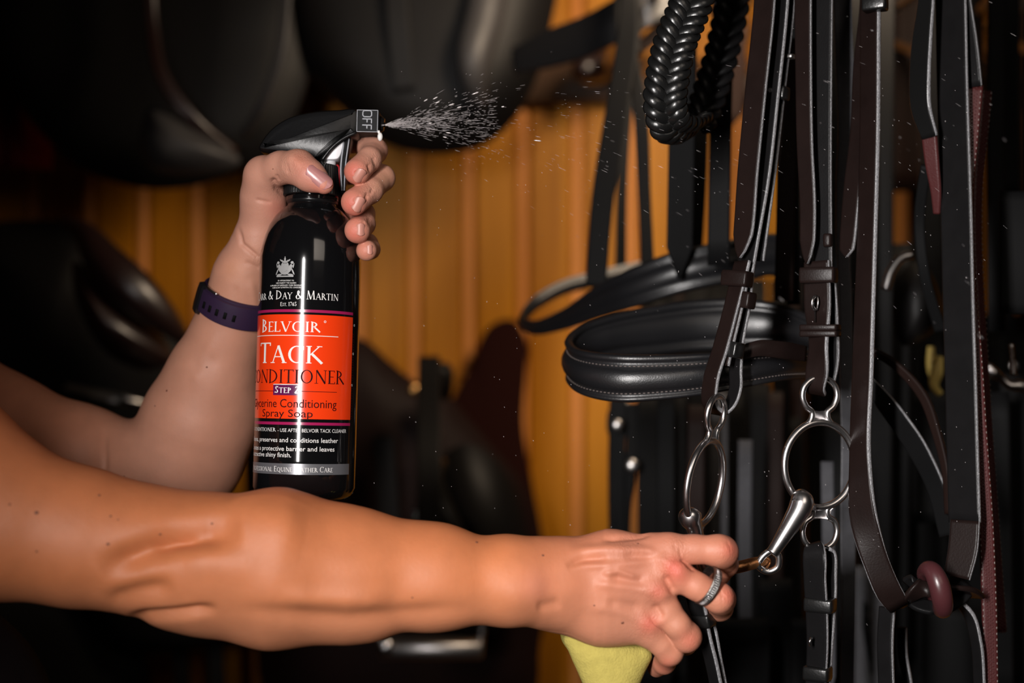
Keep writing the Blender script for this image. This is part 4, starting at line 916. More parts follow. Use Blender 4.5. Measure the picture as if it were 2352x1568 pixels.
for al in (HW+.0006,):
    mb = MB(); pts = []
    for a in np.linspace(-.78, -.30, 8): p, d = aroundwrist(a, .0034, al); pts.append(tuple(p))
    tube(mb, pts, .0011, world=True, n=12, seg=8); mb.build('buckle', STEEL, wt)
# ring on the finger that lies below the top one
RINGM = mat('engraved_silver', (0.30, 0.29, 0.28), 0.30, metal=1, bump=1.0, bscale=1200)
rg = root('finger_ring', 'engraved dark silver band ring on the finger of the outstretched hand', 'ring', (0, 0, 0))
c0 = Vector(pr_(1624, 1345, .8765)); axr = (Vector(pr_(1655, 1372, .880))-Vector(pr_(1590, 1338, .876))).normalized()
u = axr.cross(Vector((0, -1, 0))).normalized(); v = u.cross(axr).normalized(); rings = []
for a in np.linspace(0, 2*math.pi, 72, endpoint=False):
    d = u*math.cos(a)+v*math.sin(a); h = bvh.ray_cast(c0+d*.02, -d); r = .0114
    rings.append([c0+d*(r+z)+axr*x for x, z in ((-.0026, 0), (-.0026, .0012), (-.0019, .0014), (-.0018, .0008), (.0018, .0008), (.0019, .0014), (.0026, .0012), (.0026, 0))])
mb = MB(); loft(mb, rings, closed_path=True); mb.build('band', RINGM, rg, sharp=35)
mb = MB()
for i in range(52):
    a = 2*math.pi*i/52; d = u*math.cos(a)+v*math.sin(a)
    for s in (-1, 0, 1): ball(mb, c0+d*.0121+axr*(s*.0008+.0002*(i % 2)), .00042, nu=6, nv=4)
mb.build('engraving', STEEL, rg)
SPM = mat('yellow_sponge', (0.40, 0.33, 0.085), 0.95, spec=0.1, bump=1.0, bscale=700, bdetail=6, var=.18, vscale=200)
def sponge(f):
    A = lambda x, y, Y: pr_(x, y, Y)
    for Y in (.899, .925):
        f.cone(A(1318, 1462, Y), A(1470, 1500, Y), .005, .005, .006); f.cone(A(1316, 1470, Y), A(1385, 1600, Y), .004, .006, .008)
        f.cone(A(1478, 1505, Y), A(1430, 1590, Y), .005, .006, .006); f.cone(A(1400, 1500, Y), A(1405, 1590, Y), .012, .012, .010); f.cone(A(1360, 1500, Y), A(1395, 1570, Y), .010, .010, .010); f.cone(A(1440, 1520, Y), A(1415, 1570, Y), .009, .010, .008)
    f.cone(A(1330, 1430, .925), A(1430, 1400, .93), .012, .012, .01)
sp = coarse(sponge, (.02, .87, 1.03), (.12, .96, 1.16), .0011, SPM, 'sponge', None); sp['label'] = 'pale yellow sponge squeezed beneath the outstretched hand'; sp['category'] = 'sponge'
# ------------------------------------------------------------------ bridles and straps
def stitches(mb, c, W, N, u, off, step=.0034, ln=.0022, r=.00032, a=0.0, b=1.0):
    L = np.r_[0, np.cumsum(np.linalg.norm(np.diff(c, axis=0), axis=1))]; n = int(L[-1]*(b-a)/step)
    for i in range(n):
        s = L[-1]*a+i*step; 
        def at(s): return Vector([np.interp(s, L, (c+W*u+N*off)[:, k]) for k in range(3)])
        p0, p1 = at(s), at(min(L[-1], s+ln)); d = (p1-p0)
        if d.length < 1e-6: continue
        q = d.to_track_quat('Z', 'Y').to_matrix(); ball(mb, (p0+p1)/2, r*1.4, r, ln/2, q, nu=6, nv=4)
def side_of(N): return -1 if N[:, 1].mean() > 0 else 1
def piece(name, pts, parent, m=LEA, e=EDGE, thick=.0036, stitch=0, n=46, holes=(), tip=False, tips=.018, crease=False):
    mb = MB(); c, W, N = strap(mb, pts, thick, n=n, tip=tip, tips=tips); o = mb.build(name, [m, e], parent)
    sd = side_of(N)
    if stitch:
        hw = np.mean([p[3] for p in pts])*.0005; st = MB()
        for s in ((-1, 1) if stitch == 2 else (stitch if abs(stitch) == 1 else 1,)): stitches(st, c, W, N, s*(hw-.0022), sd*(thick/2+.0001))
        st.build('stitching', STI, o if o.parent and not o.parent.parent else parent)
    for (x, y) in holes:
        i = int(np.argmin([(Vector(proj(np.array([q]))[0])-Vector((x, y))).length for q in c])); p = Vector(c[i])+Vector(N[i])*sd*(thick/2)
        R3 = Matrix((W[i], np.cross(W[i], N[i]), N[i])).transposed(); mb = MB(); ball(mb, p, .0014, .0021, .00035, R3, nu=14, nv=6); mb.build('punch_hole', HOLE, o)
    return o, c, W, N
def keeper(px, py, Y, w_mm, h_mm, t_mm, parent, yaw=0, roll=0, m=LEAG, name='keeper'):
    w_mm *= 1.1; t_mm += 2
    """leather loop round a strap: rectangular tube"""
    R3 = Matrix.Rotation(math.radians(roll), 3, 'Y') @ Matrix.Rotation(math.radians(-yaw-8), 3, 'Z'); c = P(px, py, Y-.0025); mb = MB(); rings = []
    pr = rrect(w_mm*.001, t_mm*.001, .0015, 4)
    for z, g in ((-.5, -.0006), (-.46, 0), (-.3, .0003), (.3, .0003), (.46, 0), (.5, -.0006)):
        rings.append([c+R3 @ Vector((u*(1+g/(w_mm*.0005)), v*(1+g/(t_mm*.0005)), z*h_mm*.001)) for u, v in pr])
    loft(mb, rings); return mb.build(name, m, parent)
def hanging(name, label, cat, pts, m=LEA, e=EDGE, thick=.0036, group=None, **k):
    t = root(name, label, cat, P(*pts[-1][:3]), group); piece('strap', pts, t, m, e, thick, **k); return t
# ---- the front bridle with the gag bit
br = root('bridle', 'dark brown leather bridle in front carrying the two-ring steel bit', 'bridle', P(1860, 1568, .95))
CLs, *_ = piece('cheek_strap', [(1762, -190, .955, 13, 22), (1757, 0, .952, 13, 22), (1735, 220, .95, 13, 22), (1718, 400, .948, 12.6, 24), (1707, 540, .946, 12, 26), (1699, 592, .946, 11, 28)], br, LEB, thick=.0034, tip=True, tips=.016, holes=[(1745, 50), (1730, 190), (1724, 262), (1717, 330), (1711, 400)])
piece('cheek_strap', [(1798, -190, .966, 12, 34), (1790, 0, .964, 12, 34), (1768, 220, .962, 12, 34), (1745, 420, .96, 12, 34), (1722, 560, .956, 11, 34), (1708, 650, .952, 10, 34)], br, LEA)
piece('cheek_strap', [(1822, -190, .976, 8, 30), (1812, 0, .975, 8, 30), (1790, 200, .972, 8, 30), (1762, 440, .968, 8, 30), (1740, 600, .962, 8, 30)], br, LEA, thick=.003)
keeper(1792, 215, .968, 9, 9, 8, br, 30, 5)
keeper(1815, 130, .97, 5, 3, 4, br, 30, 5, DULL, 'buckle_end')
# lower cheek loop that carries the left bit ring
o, c, W, N = piece('cheek_loop', [(1706, 600, .948, 10, 42), (1684, 690, .944, 12, 46), (1655, 800, .941, 12.5, 48), (1632, 880, .940, 13, 50), (1630, 925, .942, 12.5, 50), (1648, 948, .952, 12, 52)], br, LEB, thick=.0034, stitch=-1)
piece('cheek_loop', [(1722, 610, .955, 8, 48), (1712, 700, .953, 9, 50), (1695, 790, .951, 10, 52), (1690, 850, .951, 11, 54), (1690, 890, .951, 11, 56), (1672, 935, .951, 10, 54), (1660, 946, .951, 9, 52)], br, LEA, thick=.0030)
piece('cheek_loop', [(1712, 640, .946, 6, 48), (1694, 720, .943, 6.5, 48), (1678, 790, .941, 6, 48), (1668, 840, .940, 5, 48)], br, LEB, thick=.0032)
keeper(1693, 640, .949, 17, 10.5, 9, br, 30, 6, LEB); keeper(1712, 689, .946, 10, 11, 8, br, 34, 8, LEB); keeper(1684, 803, .944, 10, 10.5, 9, br, 36, 10)
# right cheek
piece('cheek_strap', [(1846, -190, .953, 10, 26), (1845, 0, .952, 10, 26), (1846, 150, .95, 9.6, 26), (1849, 330, .948, 9.4, 26), (1856, 480, .946, 9.2, 26), (1854, 606, .945, 8.6, 22)], br, LEA if 0 else SUEDE if 0 else LEB, EDGE, thick=.0032, tip=True, tips=.016, holes=[(1843, 60), (1842, 130), (1842, 195), (1842, 262), (1846, 332), (1849, 405)])
piece('cheek_strap', [(1892, -190, .962, 13, 18), (1888, 0, .960, 13, 18), (1886, 200, .958, 13, 18), (1887, 400, .956, 12, 18), (1890, 560, .954, 11, 18), (1892, 640, .952, 10, 18)], br, LEA, thick=.0036)
o, c, W, N = piece('cheek_loop', [(1876, 600, .950, 15, 20), (1878, 700, .948, 15.5, 22), (1880, 800, .947, 11, 40), (1876, 860, .946, 13, 24), (1872, 890, .948, 11, 24), (1876, 902, .954, 10, 24)], br, LEB, thick=.0040)
piece('cheek_loop', [(1904, 640, .958, 8, 24), (1910, 740, .957, 8, 24), (1912, 840, .956, 7, 24), (1908, 878, .956, 5, 24)], br, LEA, thick=.0034)
keeper(1880, 632, .951, 21, 10.5, 10, br, 20, 0, LEB); keeper(1884, 752, .950, 22.5, 4.2, 11, br, 20, 0, LEB); keeper(1884, 766, .950, 22.5, 4.2, 11, br, 20, 0, LEB)
mb = MB(); tube(mb, [(1872, 680, .9425), (1866, 688, .940), (1866, 702, .940), (1872, 712, .9425)], .0011, n=12, seg=8); tube(mb, [(1878, 680, .9425), (1879, 695, .941), (1876, 712, .9425)], .0006, n=8, seg=8)
mb.build('hook_stud', STEEL, br)
mb = MB(); strap(mb, [(1872, 712, .9428, .6), (1872, 740, .9428, .6)], .0004, n=4); mb.build('slit', HOLE, br)
keeper(1902, 552, .953, 4.5, 9, 5, br, 20, 0, LEB); 
# lower cheek from the bit's bottom loop
piece('lower_cheek', [(1868, 1250, .942, 9, 22), (1870, 1262, .938, 12, 22), (1872, 1330, .938, 13, 22), (1876, 1400, .94, 13, 22), (1878, 1480, .942, 12.5, 22), (1874, 1568, .945, 12, 22), (1868, 1680, .95, 12, 22)], br, LEB if 0 else LEA, thick=.0036)
piece('lower_cheek', [(1890, 1258, .944, 7, 30), (1900, 1262, .948, 8, 34), (1906, 1330, .948, 8, 34), (1902, 1420, .948, 8, 34), (1896, 1500, .950, 8, 34), (1888, 1680, .956, 8, 34)], br, LEA, thick=.0032)
keeper(1884, 1388, .944, 17, 9, 11, br, 22, 1); keeper(1878, 1545, .947, 15, 9, 11, br, 22, 1)
mb = MB(); tube(mb, [(1864, 1465, .935), (1860, 1472, .9335), (1862, 1482, .935)], .0010, n=8, seg=8); mb.build('hook_stud', STEEL, br)
# piece under the hand
piece('lower_cheek', [(1592, 1360, .905, 9, 30), (1604, 1400, .900, 10, 30), (1616, 1450, .900, 8, 34), (1634, 1520, .902, 7.5, 36), (1650, 1600, .905, 7.5, 36), (1664, 1690, .91, 7.5, 36)], br, LEA, thick=.0036)
piece('lower_cheek', [(1606, 1370, .912, 6, 36), (1630, 1430, .908, 6, 36), (1648, 1520, .910, 6, 38), (1668, 1620, .913, 6, 38)], br, LEA, thick=.003)
keeper(1617, 1424, .902, 10.5, 8.5, 9, br, 26, -10)
# ---- the bit
bit = bpy.data.objects.new('bit', None); COL.objects.link(bit); bit.parent = br; bit['_o'] = tuple(br['_o']); bit['label'] = 'steel two-ring gag bit with a copper lozenge'
def cheek(cx, cy, Y, yaw, lean=0, s=1.0, R_=88, r_t=8.4):
    """ring cheek: small loop above, big ring, small loop below; units are px at depth Y"""
    k = s*Y/F; R3 = Matrix.Rotation(math.radians(lean), 3, 'Y') @ Matrix.Rotation(math.radians(yaw), 3, 'Z'); c = P(cx, cy, Y); mb = MB()
    def W_(x, y): return tuple(c+R3 @ Vector((x*k, 0, -y*k)))
    n = 64
    tube(mb, [W_(R_*math.sin(a), -98*math.cos(a)) for a in np.linspace(0, 2*math.pi, n, endpoint=False)], r_t*k, n=n, seg=12, closed=True, world=True)
    # upper loop with hourglass shanks
    up = [(-30, -92), (-20, -108), (-19, -120), (-34, -134), (-43, -155), (-38, -180), (-20, -196), (0, -200), (20, -196), (38, -180), (43, -155), (34, -134), (19, -120), (20, -108), (30, -92)]
    tube(mb, [W_(*p) for p in up], 7.2*k, n=60, seg=12, world=True)
    dn = [(x, -y*.985) for x, y in up]; dn = [(-34, 92), (-18, 104), (-20, 118), (-36, 130), (-43, 152), (-36, 176), (-18, 190), (0, 194), (18, 190), (36, 176), (43, 152), (36, 130), (20, 118), (18, 104), (34, 92)]
    tube(mb, [W_(*p) for p in dn], 6.8*k, n=60, seg=12, world=True)
    for sy in (-1, 1):
        q = [(-44, 88), (-28, 104), (-22, 118), (-24, 126), (-14, 124), (0, 123), (14, 124), (24, 126), (22, 118), (28, 104), (44, 88), (22, 96), (0, 99), (-22, 96)]; vs = []
        for dy in (-3.2*k, 3.2*k):
            for x, y in q: vs.append(c+R3 @ Vector((x*k, dy, -sy*y*k)))
        m = len(q); mb.add(vs, [tuple(range(m)), tuple(range(m, 2*m))[::-1]]+[(i, (i+1) % m, m+(i+1) % m, m+i) for i in range(m)])
    return mb.build('cheek_ring', STEEL, bit)
cheek(1883, 1067, .948, 14, 0); cheek(1619, 1108, .935, 56, 9, 1.0)
mb = MB(); tube(mb, [(1838, 1128, .938, 3.5), (1840, 1140, .936, 6.8), (1842, 1152, .935, 7.8), (1838, 1166, .934, 7.6), (1822, 1195, .932, 6.6), (1800, 1230, .930, 5.2), (1782, 1258, .929, 4.4), (1772, 1272, .928, 4.2)], .005, n=40, seg=22)
tube(mb, [(1826, 1148, .937, 3.0), (1855, 1158, .942, 4.0), (1868, 1166, .946, 2.5)], .003, n=10, seg=12)
tube(mb, [(1768, 1266, .929), (1752, 1278, .929), (1742, 1296, .930), (1752, 1308, .931), (1768, 1312, .931), (1786, 1302, .930), (1789, 1280, .929), (1781, 1266, .929)], .0023, n=40, seg=12, closed=True)
mb.build('mouthpiece_arm', STEEL, bit)
mb = MB(); tube(mb, [(1766, 1284, .934, 1.5), (1756, 1288, .932, 3.0), (1740, 1291, .931, 3.6), (1705, 1300, .931, 3.9), (1675, 1306, .930, 4.0), (1650, 1311, .930, 3.8), (1625, 1312, .930, 3.2)], .004, n=30, seg=16)
tube(mb, [(1752, 1277, .928), (1764, 1281, .930), (1768, 1292, .934), (1760, 1304, .932), (1748, 1308, .929)], .0009, n=20, seg=8); mb.build('copper_lozenge', COPPER, bit)
mb = MB(); tube(mb, [(1584, 1168, .928, 4.2), (1584, 1178, .927, 7.2), (1586, 1190, .927, 7.6), (1592, 1204, .928, 6.0), (1600, 1240, .931, 5.0), (1610, 1290, .934, 4.4), (1618, 1310, .934, 4.0)], .005, n=40, seg=22); tube(mb, [(1576, 1200, .924), (1590, 1196, .922), (1602, 1200, .924), (1604, 1184, .925)], .0016, n=20, seg=8)
mb.build('mouthpiece_arm', STEEL, bit)
# ---- padded nosebands: bands lofted round a loop
def band_loop(pts, prof, n=120):
    """pts: px, py, Y, height_mm, thickness scale"""
    q = spline([(*P(*p[:3]), p[3]*.001, p[4]) for p in pts], n); c = q[:, :3]; t, W, N = frames(c, np.tile((0., .0, 1.), (n, 1))); rings = []
    for i in range(n): rings.append([c[i]+W[i]*u*q[i, 3]+N[i]*v*.001*q[i, 4] for u, v in prof])
    return rings, c, W, N, q
NBP = [(-.5, 0), (-.485, 1.8), (-.45, 2.7), (-.41, 2.6), (-.375, 1.2), (-.35, 1.5), (-.29, 1.7), (-.27, 2.6), (-.2, 4.4), (-.08, 5.6), (.04, 5.6), (.14, 4.4), (.19, 2.6), (.21, 1.7), (.29, 1.5), (.315, 1.1), (.35, 2.7), (.42, 3.4), (.47, 2.4), (.5, 0),
       (.47, -2.6), (.41, -3.4), (.34, -2.7), (.30, -1.4), (.25, -3.2), (.14, -4.8), (0, -5.4), (-.14, -4.8), (-.25, -3.2), (-.30, -1.4), (-.34, -2.7), (-.41, -3.4), (-.47, -2.4)]
nb = root('noseband', 'padded black noseband loop with stitched edges, in sharp focus left of the cheek straps', 'noseband', P(1450, 925, .97))
fr = [(1850, 835, 1.02, 22, .6), (1780, 838, .985, 23, .7), (1700, 848, .972, 26, .85), (1620, 858, .968, 28.5, 1), (1520, 866, .966, 31, 1), (1420, 868, .970, 33, 1), (1350, 858, .985, 31.5, 1), (1316, 842, 1.005, 29, 1), (1308, 822, 1.025, 28, 1), (1335, 795, 1.045, 29, 1), (1400, 775, 1.06, 33, 1), (1500, 760, 1.075, 38, 1), (1600, 748, 1.085, 40, 1), (1700, 745, 1.085, 40, 1), (1800, 752, 1.075, 34, 1), (1850, 768, 1.06, 30, 1), (1900, 790, 1.045, 28, 1)]
rings, c, W, N, q = band_loop(fr, NBP, 150); mb = MB(); loft(mb, rings); o = mb.build('padded_band', PAD, nb)
out = 1 if (N[40]@np.array((0, -1, 0))) > 0 else -1
if out < 0:
    bpy.data.objects.remove(o); NBP2 = [(u, -v) for u, v in NBP]; rings, c, W, N, q = band_loop(fr, NBP2, 150); mb = MB(); loft(mb, rings); o = mb.build('padded_band', PAD, nb)
hl = q[:, 3][:, None]
for u_, v_ in ((.25, 1.75), (-.32, 1.8)):
    st = MB(); m_ = 78; stitches(st, (c+W*u_*hl)[:m_], W[:m_], N[:m_], 0, out*v_*.001, .0030, .0020, .0003); st.build('stitching', STI, nb)


sl_ = [(1690, 815, .960, 9, 1), (1740, 800, .962, 11, 1), (1790, 803, .968, 12, 1), (1850, 812, .985, 11, 1)]
rg2, *_ = band_loop(sl_, [(-.5, 0), (-.45, 1.2), (.45, 1.2), (.5, 0), (.45, -1.2), (-.45, -1.2)], 24); mb = MB(); loft(mb, rg2); mb.build('noseband_strap', LEB, nb)
# blurred noseband behind
nb2 = root('noseband', 'blurred padded noseband behind and above the sharp one, thick shining top roll', 'noseband', P(1420, 760, 1.3))
NB3 = [(-.5, 0), (-.44, 2.5), (-.36, 2.8), (-.30, 1.2), (-.2, 4.5), (0, 7.5), (.2, 4.5), (.30, 1.2), (.36, 2.8), (.44, 2.5), (.5, 0), (.44, -2.5), (.3, -1.5), (.15, -5), (-.15, -5), (-.3, -1.5), (-.44, -2.5)]
f2 = [(1840, 600, 1.16, 34, 1), (1780, 585, 1.15, 34, 1), (1680, 600, 1.14, 34, 1), (1560, 625, 1.14, 34, 1), (1450, 662, 1.16, 32, .9), (1380, 690, 1.19, 28, .8), (1290, 735, 1.24, 18, .7), (1225, 752, 1.28, 13, .6), (1200, 738, 1.31, 12, .6), (1225, 700, 1.34, 13, .6), (1290, 662, 1.36, 14, .6), (1380, 638, 1.38, 15, .6), (1500, 612, 1.4, 16, .6)]
r3, *_ = band_loop(f2, NB3, 110); mb = MB(); loft(mb, r3); mb.build('padded_band', PAD, nb2)
for k, pts in enumerate(([(1448, -60, 1.3, 14, 10), (1436, 130, 1.28, 19, 10), (1408, 300, 1.26, 20, 10), (1385, 450, 1.25, 20, 10), (1368, 660, 1.24, 18, 10)],
                        [(1450, 120, 1.3, 10, 10), (1470, 250, 1.28, 13, 10), (1480, 450, 1.27, 12, 10), (1488, 625, 1.25, 12, 10)],
                        [(1445, 200, 1.4, 10, 0), (1430, 400, 1.4, 11, 0), (1425, 640, 1.4, 12, 0)])):
    piece('cheek_strap', pts, nb2, BGL, BGL, .004)
# blurred browband at top, over the dark stand-in peg
bb = root('browband', 'blurred rolled browband crossing behind at the top beside the braided loop', 'browband', P(1420, 130, 1.5))
r4, *_ = band_loop([(1180, 140, 1.56, 30, .8), (1260, 112, 1.53, 42, .9), (1340, 85, 1.5, 45, 1), (1420, 45, 1.47, 45, 1), (1500, 5, 1.46, 42, 1), (1580, -50, 1.46, 38, 1)], NB3, 50); mb = MB(); loft(mb, r4); mb.build('padded_band', PAD, bb)
piece('headpiece', [(1440, -120, 1.45, 22), (1440, 20, 1.43, 26), (1444, 125, 1.42, 24)], bb, BGL, BGL, .006)
# another dark band right of it
piece('tail_strap', [(1470, 110, 1.5, 14), (1530, 60, 1.5, 18), (1600, 30, 1.52, 22), (1690, 10, 1.55, 22)], bb, BGB, BGB, .004)
pg = root('browband_shadow', 'dark round-ended stand-in peg on the wall under the browband', 'shadow', P(1340, 160, 1.9))
mb = MB(); tube(mb, [(1460, 120, 1.98, 17), (1400, 140, 1.9, 19), (1345, 158, 1.84, 20), (1328, 164, 1.83, 12)], .02, n=20, seg=16); mb.build('shadow', SADB, pg)  # dark solid built in place of the soft shade below the browband
# braided loop: three strands woven, double for the flat plait
def braid(pts, wmm, name, label, m, rs=1.9, crossings=5):
    t = root(name, label, 'rein', P(*pts[0][:3]), 'braided reins')
    q = spline([(*P(*p[:3]), wmm*.001) for p in pts], 260); c = q[:, :3]; T_, W, N = frames(c, np.tile((1., 0, 0), (260, 1)))
    # keep the width direction continuous round the bend
    for i in range(1, len(W)):
        w = W[i-1]-T_[i]*(W[i-1]@T_[i]); W[i] = w/np.linalg.norm(w); N[i] = np.cross(W[i], T_[i])
    for s in range(5):
        mb = MB(); ph = 2*math.pi*s/5; rows = []; rr = []
        for i in range(260):
            a = 2*math.pi*crossings*i/260+ph; p = c[i]+W[i]*(.5*math.sin(a)+.5*math.asin(math.sin(a)*.98)/1.37)*wmm*.00044+N[i]*math.sin(2*a)*.0028; rr.append(p)
        rr = np.array(rr); tt = np.gradient(rr, axis=0); tt /= np.linalg.norm(tt, axis=1)[:, None]; rings = []
        for i in range(0, 260):
            wv = np.cross(N[i], tt[i]); wv /= np.linalg.norm(wv); nv = np.cross(wv, tt[i])
            rings.append([rr[i]+wv*rs*.0017*math.cos(b)+nv*rs*.0007*math.sin(b) for b in np.linspace(0, 2*math.pi, 8, endpoint=False)])
        loft(mb, rings); mb.build('strand', m, t)
    return t
braid([(1612, -120, .965), (1590, 0, .955), (1552, 95, .948), (1533, 180, .945), (1528, 240, .945), (1540, 285, .95), (1572, 300, .965), (1605, 285, .985)], 25, 'braided_rein', 'black braided leather rein, sharp loop hanging at the top centre right', LEAG, 2.4, 5.0)
braid([(1700, -120, 1.04), (1672, 60, 1.04), (1650, 150, 1.035), (1625, 230, 1.03), (1600, 290, 1.02)], 22, 'braided_rein', 'far half of the black braided rein loop, slightly blurred and darker', LEA, 2.2, 2.8)
# ---- single straps, left to right
EL = LEA
hanging('hanging_strap', 'flat grey suede-backed strap between right cheek strap and tapered rein', 'strap', [(1936, -190, 1.01, 13, 6), (1935, 0, 1.01, 13, 6), (1942, 200, 1.01, 12.5, 8), (1945, 300, 1.01, 12.5, 8), (1938, 420, 1.015, 11, 8), (1935, 560, 1.02, 9, 6), (1940, 650, 1.02, 9, 4), (1944, 850, 1.02, 9.5, 2), (1950, 1000, 1.025, 11, 2), (1948, 1200, 1.03, 11, 0), (1948, 1400, 1.03, 10, 0), (1945, 1600, 1.03, 10, 0)], SUEDE, EDGE, .003)
hanging('hanging_strap', 'narrow tapered black strap ending in a blunt tip beside the long bright-edged rein', 'strap', [(1998, -150, .99, 9, 30), (1992, 20, .985, 9, 30), (1978, 150, .98, 9, 30), (1972, 300, .975, 9.5, 30), (1958, 430, .97, 10, 30), (1944, 590, .965, 9, 28)], LEB, EDGE, .0034, tip=True, tips=.006)
mg = root('martingale', 'long black martingale strap with bright edges, its two legs meeting at the maroon rubber stop', 'martingale', P(2150, 1400, .95))
piece('strap', [(2004, -190, .97, 11, 40), (2000, 0, .965, 11, 40), (1998, 300, .96, 11, 40), (1990, 600, .955, 11, 40), (1982, 850, .95, 11.5, 40), (1976, 1060, .945, 12, 38), (1984, 1190, .94, 16, 16), (2012, 1290, .938, 17, 10), (2045, 1365, .938, 17, 4), (2066, 1392, .942, 15, 0)], mg, LEB, thick=.0044, stitch=0, n=70)
piece('strap', [(2178, -190, .99, 17, 22), (2184, 0, .985, 17.5, 32), (2188, 200, .98, 17.5, 32), (2196, 450, .975, 17.5, 32), (2202, 700, .97, 17.5, 32), (2208, 900, .965, 17.5, 32), (2212, 1060, .96, 17.5, 32), (2216, 1200, .955, 17.5, 32)], mg, LEA, n=60)
piece('strap', [(2217, 1195, .951, 16.5, 18), (2212, 1260, .948, 16.5, 18), (2198, 1325, .946, 15, 18)], mg, LEB, stitch=2, n=16)
keeper(2010, 10, .958, 14, 9, 9, mg, 20, 0)
# knot of straps at the stop
piece('neck_strap', [(2066, 1392, .948, 8, -30), (2090, 1372, .94, 12, -20), (2120, 1350, .936, 14, 0), (2160, 1348, .940, 13, 10), (2210, 1352, .946, 15, 20), (2240, 1368, .955, 12, 20)], mg, LEB, LEB, n=24)
piece('neck_strap', [(2080, 1360, .955, 10, 0), (2110, 1388, .945, 12, 0), (2150, 1396, .942, 13, 0), (2190, 1380, .948, 12, 0), (2225, 1345, .956, 12, 0)], mg, LEA, BGL, n=24)
piece('neck_strap', [(2086, 1340, .95, 9, 20), (2110, 1335, .942, 9, 20), (2130, 1355, .940, 8, 0)], mg, LEA, LEA, n=14)
piece('lower_strap', [(2038, 1395, .955, 9, 28), (2034, 1460, .955, 9, 28), (2036, 1568, .955, 9, 28), (2040, 1680, .955, 9, 28)], mg, LEA)
piece('lower_strap', [(2195, 1375, .955, 5, 40), (2225, 1410, .957, 6, 40), (2242, 1470, .958, 6, 40), (2250, 1568, .96, 6, 40), (2252, 1680, .96, 6, 40)], mg, LEA)
piece('lower_strap', [(2072, 1440, .99, 5, 30), (2074, 1500, .99, 5, 30), (2085, 1568, .99, 5, 30), (2090, 1680, .99, 5, 30)], mg, LEA)
mb = MB(); tube(mb, [(2124, 1318, .940, 5.2), (2132, 1308, .930, 5.8), (2144, 1314, .923, 6.2), (2156, 1340, .919, 6.8), (2164, 1374, .920, 6.8), (2166, 1398, .928, 6.0), (2158, 1392, .946, 5.6), (2146, 1360, .955, 5.6), (2130, 1332, .953, 5.2)], .006, n=60, seg=18, closed=True)
rs = mb.build('rubber_stop', RING_R); origin(rs, P(2155, 1410, .93)); tag(rs, 'maroon rubber martingale stop looped around the joined straps at lower right', 'rubber ring')
# oxblood rubber grip reins
def rubber(pts, label, top, wmm=10):
    t = root('rubber_rein', label, 'rein', P(*pts[-1][:3]), 'rubber-grip reins'); mb = MB(); c, W, N = strap(mb, [(p[0], p[1], p[2], p[3], p[4]) for p in pts], .0042, n=90); mb.build('rubber_grip', [RED, RED], t)
    sd = side_of(N); st = MB(); L = np.r_[0, np.cumsum(np.linalg.norm(np.diff(c, axis=0), axis=1))]
    for s in np.arange(0, L[-1], .0024):
        for u_ in (-.0016, 0, .0016):
            p = [np.interp(s+(.0012 if u_ == 0 else 0), L, (c+W*u_+N*sd*.0021)[:, k]) for k in range(3)]; ball(st, p, .00075, .0004, .0007, nu=6, nv=4)
    st.build('rubber_pimples', RED, t)['kind'] = 'stuff'
    s2 = MB(); stitches(s2, c, W, N, -wmm*.0005+.0008, sd*.0022, .0040, .0018, .00028); stitches(s2, c, W, N, wmm*.0005-.0008, sd*.0022, .0040, .0018, .00028); s2.build('stitching', STI, t)
    if top: piece('leather_end', top, t, LEA, EDGE, .0034, n=24)
    return t
rubber([(2238, 195, .985, 12, 8), (2230, 300, .982, 11, 8), (2216, 480, .978, 10, 8), (2222, 640, .975, 10, 8), (2237, 800, .972, 10, 8), (2250, 1000, .968, 10, 8), (2264, 1200, .965, 10, 8), (2272, 1400, .965, 10, 8), (2276, 1690, .965, 10, 8)], 'oxblood rubber-grip rein running the full height near the right edge', [(2200, -190, .99, 9, 25), (2212, 0, .985, 9, 25), (2226, 100, .983, 9.5, 25), (2236, 200, .982, 10, 20)])
rubber([(2264, 210, 1.01, 9, -20), (2256, 300, 1.01, 9, -20), (2246, 400, 1.01, 8.5, -20), (2243, 560, 1.01, 8, -20), (2250, 700, 1.01, 7, -20), (2262, 900, 1.01, 7, -20), (2282, 1200, 1.01, 7, 0), (2300, 1450, 1.01, 7, 0)], 'darker stitched half of the oxblood rein, hanging just behind the first', None, 8)
t = hanging('hanging_strap', 'glossy buckled black strap with a wine-red lower end left of the wide martingale leg', 'strap', [(2132, -190, .975, 9, 35), (2128, 0, .972, 9, 38), (2118, 90, .97, 11, 42), (2113, 180, .968, 11.5, 44), (2116, 250, .968, 11, 40), (2136, 315, .97, 9, 30)], LEAG, EDGE, .0038)
piece('rubber_end', [(2134, 305, .972, 9, 20), (2142, 380, .976, 8, 20), (2150, 440, .98, 6, 20), (2152, 490, .985, 4, 20)], t, RED, RED, .0036)
t = hanging('hanging_strap', 'second soft-focus black strap curving behind the wine-red strap end', 'strap', [(2128, 380, 1.03, 8, 20), (2118, 440, 1.04, 8, 20), (2112, 500, 1.05, 8, 20), (2122, 620, 1.06, 8, 20), (2160, 760, 1.08, 9, 20)], BGL, BGL, .0036)
